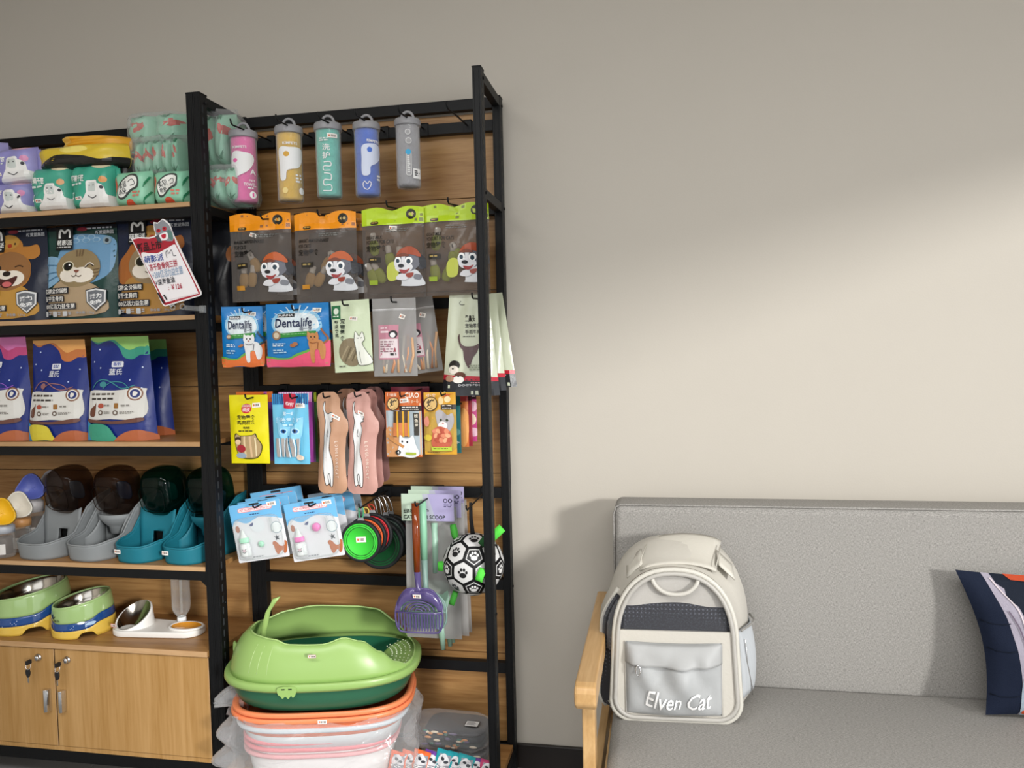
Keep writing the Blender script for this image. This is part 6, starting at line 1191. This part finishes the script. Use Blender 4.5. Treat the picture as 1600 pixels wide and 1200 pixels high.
# ================================================================ bottom right of the rack
def sockpack(lab, px0, px1, py, base, Y, rz, th, stk, seed, w2=.15):
    c = at((px0+px1)/2, py, Y); w = at(px1, py, Y).x-at(px0, py, Y).x
    t = thing('film_bagged_pack', lab, 'package', (c.x, Y, base), math.radians(rz), 'dark packs in clear film bags')
    for k in range(3):
        b = B('cloth', ('26302e', '1c2226', '2a2a30')[k]); b.ell((.02, 0, th*(.2+.3*k)), (w*.40, w2*.42, th*.17), 20, 8, 4)
        rnd = random.Random(seed+k)
        o = b.build('folded_item', t)
        p = B('satin')
        for i in range(9): p.col = ('c88850', 'e0d0b8', '5a4a70', '2e6a5a')[i % 4]; x = rnd.uniform(-.3, .4)*w; p.ell((x, -w2*.415, th*(.2+.3*k)+rnd.uniform(-.004, .006)), (rnd.uniform(.006, .014), .0015, .004), 8, 5)
        p.build('print_patch', o)['kind'] = 'stuff'
    n = 30; P = []
    for j in range(15):
        a = -PI/2+PI*j/14; row = []
        for i in range(n):
            b_ = 2*PI*i/n; x = w*.54*math.copysign(abs(math.cos(a))**.35, 1)*math.copysign(abs(math.cos(b_))**.5, math.cos(b_)); y = w2*.52*abs(math.cos(a))**.35*math.copysign(abs(math.sin(b_))**.5, math.sin(b_)); z = th*.5+th*.56*math.copysign(abs(math.sin(a))**.6, math.sin(a))
            v = Vector((x, y, z))*22; d = noise.noise(v)*.006; row.append((x+d-(.03*max(0, -x/w) if x < 0 else 0), y+d, max(.0008, z+d)))
        P.append(row)
    B('film_thin').quadgrid(P, True).build('film_bag', t)
    if stk: art(lambda u, v: (w*.22+.045*u, -w2*.30+w2*.25*(1-v), th*1.10), (0, 0, 100, 60), [('r', 0, 0, 100, 60, '303030'), ('r', 5, 5, 95, 55, 'e4e4e4'), ('w', 15, 14, 85, 46, '6a6a6a', 5)], 'barcode_label', t, 1, 1, m='paper')
sockpack('dark pack in a clear bag lying beneath the labelled one', 672, 762, 1190, ZB+.0006, -.175, 4, .050, False, 3)
sockpack('dark patterned pack in a clear bag with a barcode label, lying topmost', 648, 764, 1160, ZB+.058, -.170, -2, .065, True, 5)
cl_ = ['e2602c', 'e2602c', 'e06a34', '6a3c98', '1f98a4', '1f98a4', '2098a0', '6c3c8c', 'b83c6c']
nm_ = ['orange pet treat sachet at the left end of the row', 'second orange pet treat sachet of the row', 'orange pet treat sachet beside the purple one', 'purple pet treat sachet between orange and teal', 'leftmost teal pet treat sachet', 'middle teal pet treat sachet', 'right teal pet treat sachet', 'purple pet treat sachet right of the teal ones', 'magenta pet treat sachet at the right end of the row']
for i in range(9):
    px = 618+i*17.5; tz = [1176, 1175, 1174, 1175, 1173, 1177, 1181, 1186, 1190][i]
    x0, y0, x1, y1 = px-13, tz, px+13, tz+52
    it = [('r', x0+5, y0+8, x1-3, y1, '8a8e98'), ('s', [(x0+5, y0+14), (x0+13, y0+7), (x0+20, y0+14), (x0+22, y0+26), (x0+5, y0+28)], 'dcdce0'), ('e', x0+11, y0+16, 3, 3, '30343c'), ('e', x0+17, y0+20, 3.4, 3, '40444c'), ('w', x0+4, y0+30, x0+22, y0+38, 'f4f4f4', 2)]
    t, _, _ = pack('treat_sachet', nm_[i]+' on the bottom shelf', 'sachet', 'coloured sachets on the bottom shelf', (x0, y0, x1, y1), -.292+.004*(i % 2), .012, cl_[i], it, 'hang', base=ZB+.0008, roll=13, seed=i, m='print')
# ================================================================ cat carrier backpack
def backpack():
    Y0 = -.465; c = at(1056, 1114, Y0); zs = .4156; hh = at(1040, 888, Y0+.01).z-zs; w = at(1157, 1000, Y0).x-at(953, 1000, Y0).x
    t = thing('carrier_backpack', 'cream pet carrier backpack with a dark mesh window and grey front pocket, on the sofa', 'backpack', (c.x, Y0, zs), math.radians(3)); t.rotation_euler[0] = 0
    hw = w/2
    def arch(s=1, ins=0, lift=0, hs=1):
        P = []; W_ = hw*s-ins; H = hh*hs-ins; rb = .05
        for a in range(180, 271, 15): P.append((-W_+rb*1.0+rb*math.cos(math.radians(a)), ins+lift+rb+rb*math.sin(math.radians(a))))
        for a in range(270, 361, 15): P.append((W_-rb*1.0+rb*math.cos(math.radians(a)), ins+lift+rb+rb*math.sin(math.radians(a))))
        zs_ = H*.50
        for k in range(1, 7): P.append((W_*(1-.05*k/6), ins+rb+(zs_-rb)*k/6))
        for k in range(1, 24):
            a = PI*k/24; P.append((W_*.95*math.copysign(abs(math.cos(a))**.86, math.cos(a)), zs_+(H-zs_)*max(0, math.sin(a))**.86))
        for k in range(6, 0, -1): P.append((-W_*(1-.05*k/6), ins+rb+(zs_-rb)*k/6))
        return P
    cr = 'bcb8af'
    def shf(x, y, z=0): return (.034*sstep(.02, .14, y)*sstep(-.02, .08, x) - .024*sstep(.005, .05, y)*(1-sstep(.12, .21, y))*sstep(.02, .10, -x)*(1-sstep(.60, .86, z/hh)))
    # shell: lofted from the front frame to the taller, rounder back
    secs = [(0, 1, 0, 1), (.010, 1.0, 0, 1), (.03, 1.005, 0, 1.005), (.07, 1.05, 0, 1.05), (.12, 1.09, .004, 1.11), (.17, 1.08, .01, 1.125), (.205, 1.0, .02, 1.10), (.222, .80, .05, .96), (.224, .4, .10, .7)]
    P = [[(x+shf(x, y, z), y, z) for x, z in arch(s, 0, l, h)] for y, s, l, h in secs]
    b = B('pu', cr); b.quadgrid(P, True); b.face(tuple(range(len(b.v)-len(P[-1]), len(b.v))))
    b.build('shell', t)
    # interior seen through the frame: slanting cream lid, dark mesh, lower panel
    fp = arch(1, .010); P = [[(x, .002, z) for x, z in fp]]; zt = hh
    zA, zB_ = .60*hh, .775*hh
    low = [(x, z) for x, z in fp if z < zA]; b = B('pu', cr)
    xs_a = max(x for x, z in fp if abs(z-zA) < .05)
    low = sorted(low, key=lambda p: math.atan2(p[0], -(p[1]-zA))); low = [(-hw*.945, zA)] + [p for p in low] + [(hw*.945, zA)]
    B('pu', 'c2beb5').prism(low, -.003, .004, 'y').build('front_panel', t)
    def xat(z):
        best = max([p for p in fp if p[0] > 0], key=lambda p: -abs(p[1]-z)); return best[0]
    B('mesh_black').quadgrid([[(-xat(zA+(zB_-zA)*j/6)*.99*(1-2*i/16)*1.0, .008+.006*j/6-.003*math.sin(PI*i/16), zA+(zB_+.0015*math.sin(i*.9)+.004*(1-i/8)-zA)*j/6) for i in range(17)] for j in range(7)]).build('dark_mesh', t)
    top = [(x, z) for x, z in fp if z > zB_-.02]; top = sorted(top, key=lambda p: p[0])
    b = B('pu', 'd0ccc2'); b.quadgrid([[(x, .005, z) for x, z in top], [(x, .012, zB_-.01) for x, z in top]]); b.build('inner_lid', t)
    B('bag_window').quadgrid([[(x, -.002, zA) for x, z in top], [(x, -.002, z) for x, z in top]]) .build('clear_window', t)
    B('pu', 'aeaba5').tube([(x, -.004, z) for x, z in fp], .0060, 8, True).build('frame_piping', t)
    B('pu', 'c4c1b8').tube([(x, .004, z) for x, z in arch(1, .001)], .0070, 8, True).build('outer_piping', t)
    B('steel').tube([(x*1.005, .014, z+.001) for x, z in arch(1.006, -.001)], .0022, 6, True).build('zip_line', t)
    # curved grab handle hanging inside the arch
    hp = [(-.058, .000, hh*.955), (-.048, -.006, hh*.90), (-.025, -.010, hh*.858), (.005, -.011, hh*.846), (.035, -.010, hh*.862), (.055, -.006, hh*.905), (.062, 0, hh*.95)]
    B('pu', 'bdbab2').tube(spline(hp, 5, False), .0058, 8).build('grab_handle', t)
    for s in (-1, 1): B('pu', 'd0ccc2').prism([(s*.048, hh*.915), (s*.085, hh*.955), (s*.09, hh*.92), (s*.06, hh*.88)][::s], .006, .010, 'y').build('handle_tab', t)
    # flap over the top with seams
    P = []
    for i in range(9):
        q = i/8; y = .035+.13*q; P.append([])
        hc = [h for yy, s, l, h in secs]; z = hh*(1.008+.118*sstep(0, 1, q))+.003
        for j in range(11): u = -1+2*j/10; P[-1].append((.012+.030*q+u*.098, y, z-.014*u*u-.006*abs(u)**6))
    B('pu', 'c2beb4').quadgrid(P).build('top_flap', t, solid=.005)
    for s in (-1, 1):
        B('pu', 'bab6ac').tube([(.012+s*.099, .035, hh*1.0), (.020+s*.100, .07, hh*1.035), (.034+s*.099, .12, hh*1.085)], .0016, 6).build('seam', t)
        B('pu', 'c6c2b8').quadgrid([[(.02+s*(.10+.04*k/4), .05+.02*j, hh*(1.0+.02*j-.035*k*.55)-.002*k) for k in range(5)] for j in range(4)]).build('strap_anchor', t, solid=.004)
    # pocket
    x0, x1 = -.128+.0, .118; z0, z1 = .022, .213
    def pf(u, v):
        bulge = .026*(16*u*(1-u)*v*(1-v))**.5*(1+.35*v) if 0 < u < 1 and 0 < v < 1 else 0
        e = min(1, 5*min(u, 1-u))
        wv = 1.7*(.0045*math.sin(9*u+5*v)+.0035*math.sin(17*u-7*v+1)+.004*abs(math.sin(6*u*v+12*(1-v)*(u-.5))))*e*math.sin(PI*v) + .006*math.exp(-((u-.07)/.05)**2-((v-.2)/.15)**2)-.005*math.exp(-((u-.9)/.06)**2-((v-.6)/.3)**2)
        return (x0+(x1-x0)*u, -.004-bulge-wv, z1-(z1-z0)*v-.004*math.sin(PI*u))
    B('grey_nylon').quadgrid([[pf(i/30, j/26) for i in range(30, -1, -1)] for j in range(27)]).build('front_pocket', t, solid=.0015)
    def ff(u, v):
        p = pf(u, .01+.27*v); return (p[0], p[1]-.004-.008*v*math.sin(PI*u)-.002*math.sin(23*u)*v, p[2]+.001)
    B('grey_nylon2').quadgrid([[ff(i/30, j/8) for i in range(30, -1, -1)] for j in range(9)]).build('pocket_flap', t, solid=.0018)
    art(pf, (0, 0, 100, 100), [('t', 'Elven Cat', 21, 61, 88, 84, 'f4f4f4', 2, .25, .008)], 'lettering', t, 30, 26, eps=.0036, m='paper')
    p = ff(.13, 1.0); B('chrome').tube(spline([(p[0]-.004, p[1]-.003, p[2]), (p[0]-.005, p[1]-.006, p[2]-.016), (p[0], p[1]-.006, p[2]-.022), (p[0]+.005, p[1]-.006, p[2]-.014), (p[0]+.003, p[1]-.003, p[2]+.001)], 4), .0016, 6, True).build('zip_pull', t)
    B('pu', 'b4b1aa').tube([(x0, -.005, z1), (x0, -.005, z0), (x1, -.005, z0), (x1, -.005, z1)], .0022, 6).build('pocket_seam', t)
    # right side mesh pocket and zip, left side window
    def side(s, y, q, off):      # point on the shell side
        for (ya, sa, la, ha), (yb_, sb, lb, hb) in zip(secs, secs[1:]):
            if y <= yb_: f = (y-ya)/(yb_-ya); sc = sa+(sb-sa)*f; hs = ha+(hb-ha)*f; break
        A_ = arch(sc, 0, 0, hs); half = [p for p in A_ if p[0]*s > 0]; z = hh*q
        best = min(half, key=lambda p: abs(p[1]-z)); 
        lo = [p for p in half if p[1] <= z]; hi = [p for p in half if p[1] > z]
        if lo and hi:
            a_ = max(lo, key=lambda p: p[1]); c2 = min(hi, key=lambda p: p[1]); f2 = (z-a_[1])/max(1e-6, c2[1]-a_[1]); x = a_[0]+(c2[0]-a_[0])*f2
        else: x = best[0]
        return (x+shf(x, y, z)+s*off, y, z)
    B('mesh_grey').quadgrid([[side(1, .045+.13*i/8, .12+.45*j/12, .004+.012*math.sin(PI*i/8)*math.sin(PI*(j+1)/14)) for i in range(9)] for j in range(13)]).build('side_pocket', t, solid=.002)
    B('pu', '8c8a86').tube([side(1, .04+.13*i/8, .575, .012+.006*math.sin(PI*i/8)) for i in range(9)], .0032, 6).build('pocket_trim', t)
    B('chrome').tube([side(1, .06, .5, .014), side(1, .065, .35, .012), side(1, .085, .16, .012), side(1, .088, .10, .013)], .0016, 6).build('side_zip', t)
    B('mesh_black').quadgrid([[side(-1, .008+.045*i/8, .06+.74*j/14, .002) for i in range(9)] for j in range(15)]).build('side_window', t)
    B('bag_window').quadgrid([[side(-1, .012+.04*i/8, .45+.33*j/10, .004+.003*math.sin(i)) for i in range(9)] for j in range(11)]).build('side_film', t)
    B('pu', 'c4c1b8').tube([side(-1, .056, .03+.80*j/18, .003) for j in range(19)], .006, 8).build('side_piping', t)
def meshmat(name, a, b, sc, r=.6):
    m = bpy.data.materials.new(name); m.use_nodes = True; nt = m.node_tree; N = nt.nodes; L = nt.links; P = N['Principled BSDF']; P.inputs['Roughness'].default_value = r
    tc = N.new('ShaderNodeTexCoord'); v = N.new('ShaderNodeTexVoronoi'); v.inputs['Scale'].default_value = sc; v.inputs['Randomness'].default_value = 0; L.new(tc.outputs['Object'], v.inputs['Vector'])
    cr = N.new('ShaderNodeValToRGB'); cr.color_ramp.elements[0].position = .18; cr.color_ramp.elements[1].position = .24; cr.color_ramp.elements[0].color = lin(b); cr.color_ramp.elements[1].color = lin(a)
    L.new(v.outputs['Distance'], cr.inputs[0]); L.new(cr.outputs[0], P.inputs['Base Color']); MT[name] = m
meshmat('mesh_black', '22232a', '5a5c66', 95); meshmat('mesh_grey', 'b4b8bc', '80868c', 300)
mat('grey_nylon', .5, 'a5a7a8', bump=.3, bscale=40, spec=.4); mat('grey_nylon2', .5, 'a3a4a4', bump=.25, bscale=30, spec=.4)
backpack()
# ================================================================ printed cushion
def cushion():
    Y = -.30; wd, hg = .45, .40; tl = at(1503, 898, Y); bl = at(1540, 1117, Y-.03)
    t = thing('throw_cushion', 'dark navy printed throw cushion with a grey and orange picture, at the right edge', 'cushion', (bl.x+wd/2, Y-.03, bl.z), 0)
    hg = tl.z-bl.z; sk = tl.x-bl.x; cy0 = -.03
    def S_(u, v, s):
        e = (1-(2*u-1)**2); f = (1-(2*v-1)**2); th = .058*(max(0, e*f))**.55
        x = (u-.5)*wd; z = hg*(1-v); x += (.030*math.sin(PI*v))*(1-2*u)*1.0 + sk*(1-v)*(1-u); z += .014*math.sin(PI*u)*(2*v-1)
        q = noise.noise(Vector((u*7, v*6, s)))*.006*min(1, 6*e*f)
        return (x, -s*th-q*s+.085*(1-v)*.9, z)
    fr = lambda u, v: S_(u, v, 1)
    b = B('cloth', '131c30'); n = 26
    b.quadgrid([[fr(i/n, j/n) for i in range(n, -1, -1)] for j in range(n+1)]); b.quadgrid([[S_(i/n, j/n, -1) for i in range(n+1)] for j in range(n+1)]); b.build('cover', t)
    it = [('p', [(12, -1), (13, 10), (15, 30), (16, 50), (16.5, 75), (16.5, 101), (101, 101), (101, -1)], 'a09aa8'), ('p', [(16, -1), (17, 6), (20, 9), (19, 15), (23, 20), (24, 26), (25, 38), (24, 55), (26, 72), (30, 84), (30, 101), (101, 101), (101, -1)], '161d2a'), ('s', [(17, 99), (17, 72), (22, 74), (26, 84), (25, 99)], '9aa8b4'),
        ('s', [(23, 100), (22.5, 88), (26, 76), (34, 66), (60, 62), (99, 60), (99, 100)], 'c8532c'), ('p', [(22, -1), (25, 3), (60, 4), (101, 4), (101, -1)], 'b84a2c'), ('l', [(15, 3), (18, 12), (22, 22), (23, 36)], .8, 'd0c4c8'), ('l', [(17, 24), (20, 36), (21, 52)], .8, '6c6070')]
    art(fr, (0, 0, 100, 100), it, 'printed_picture', t, 26, 26, m='cloth', step=.0005)
    for v in (.33, .52, .84): B('cloth', '0e1626').tube([Vector(fr(u, v+.02*math.sin(u*20)))+Vector((0, -.0005, 0)) for u in (.01, .06, .12, .16)], .0016, 6).build('crease', t)
cushion()
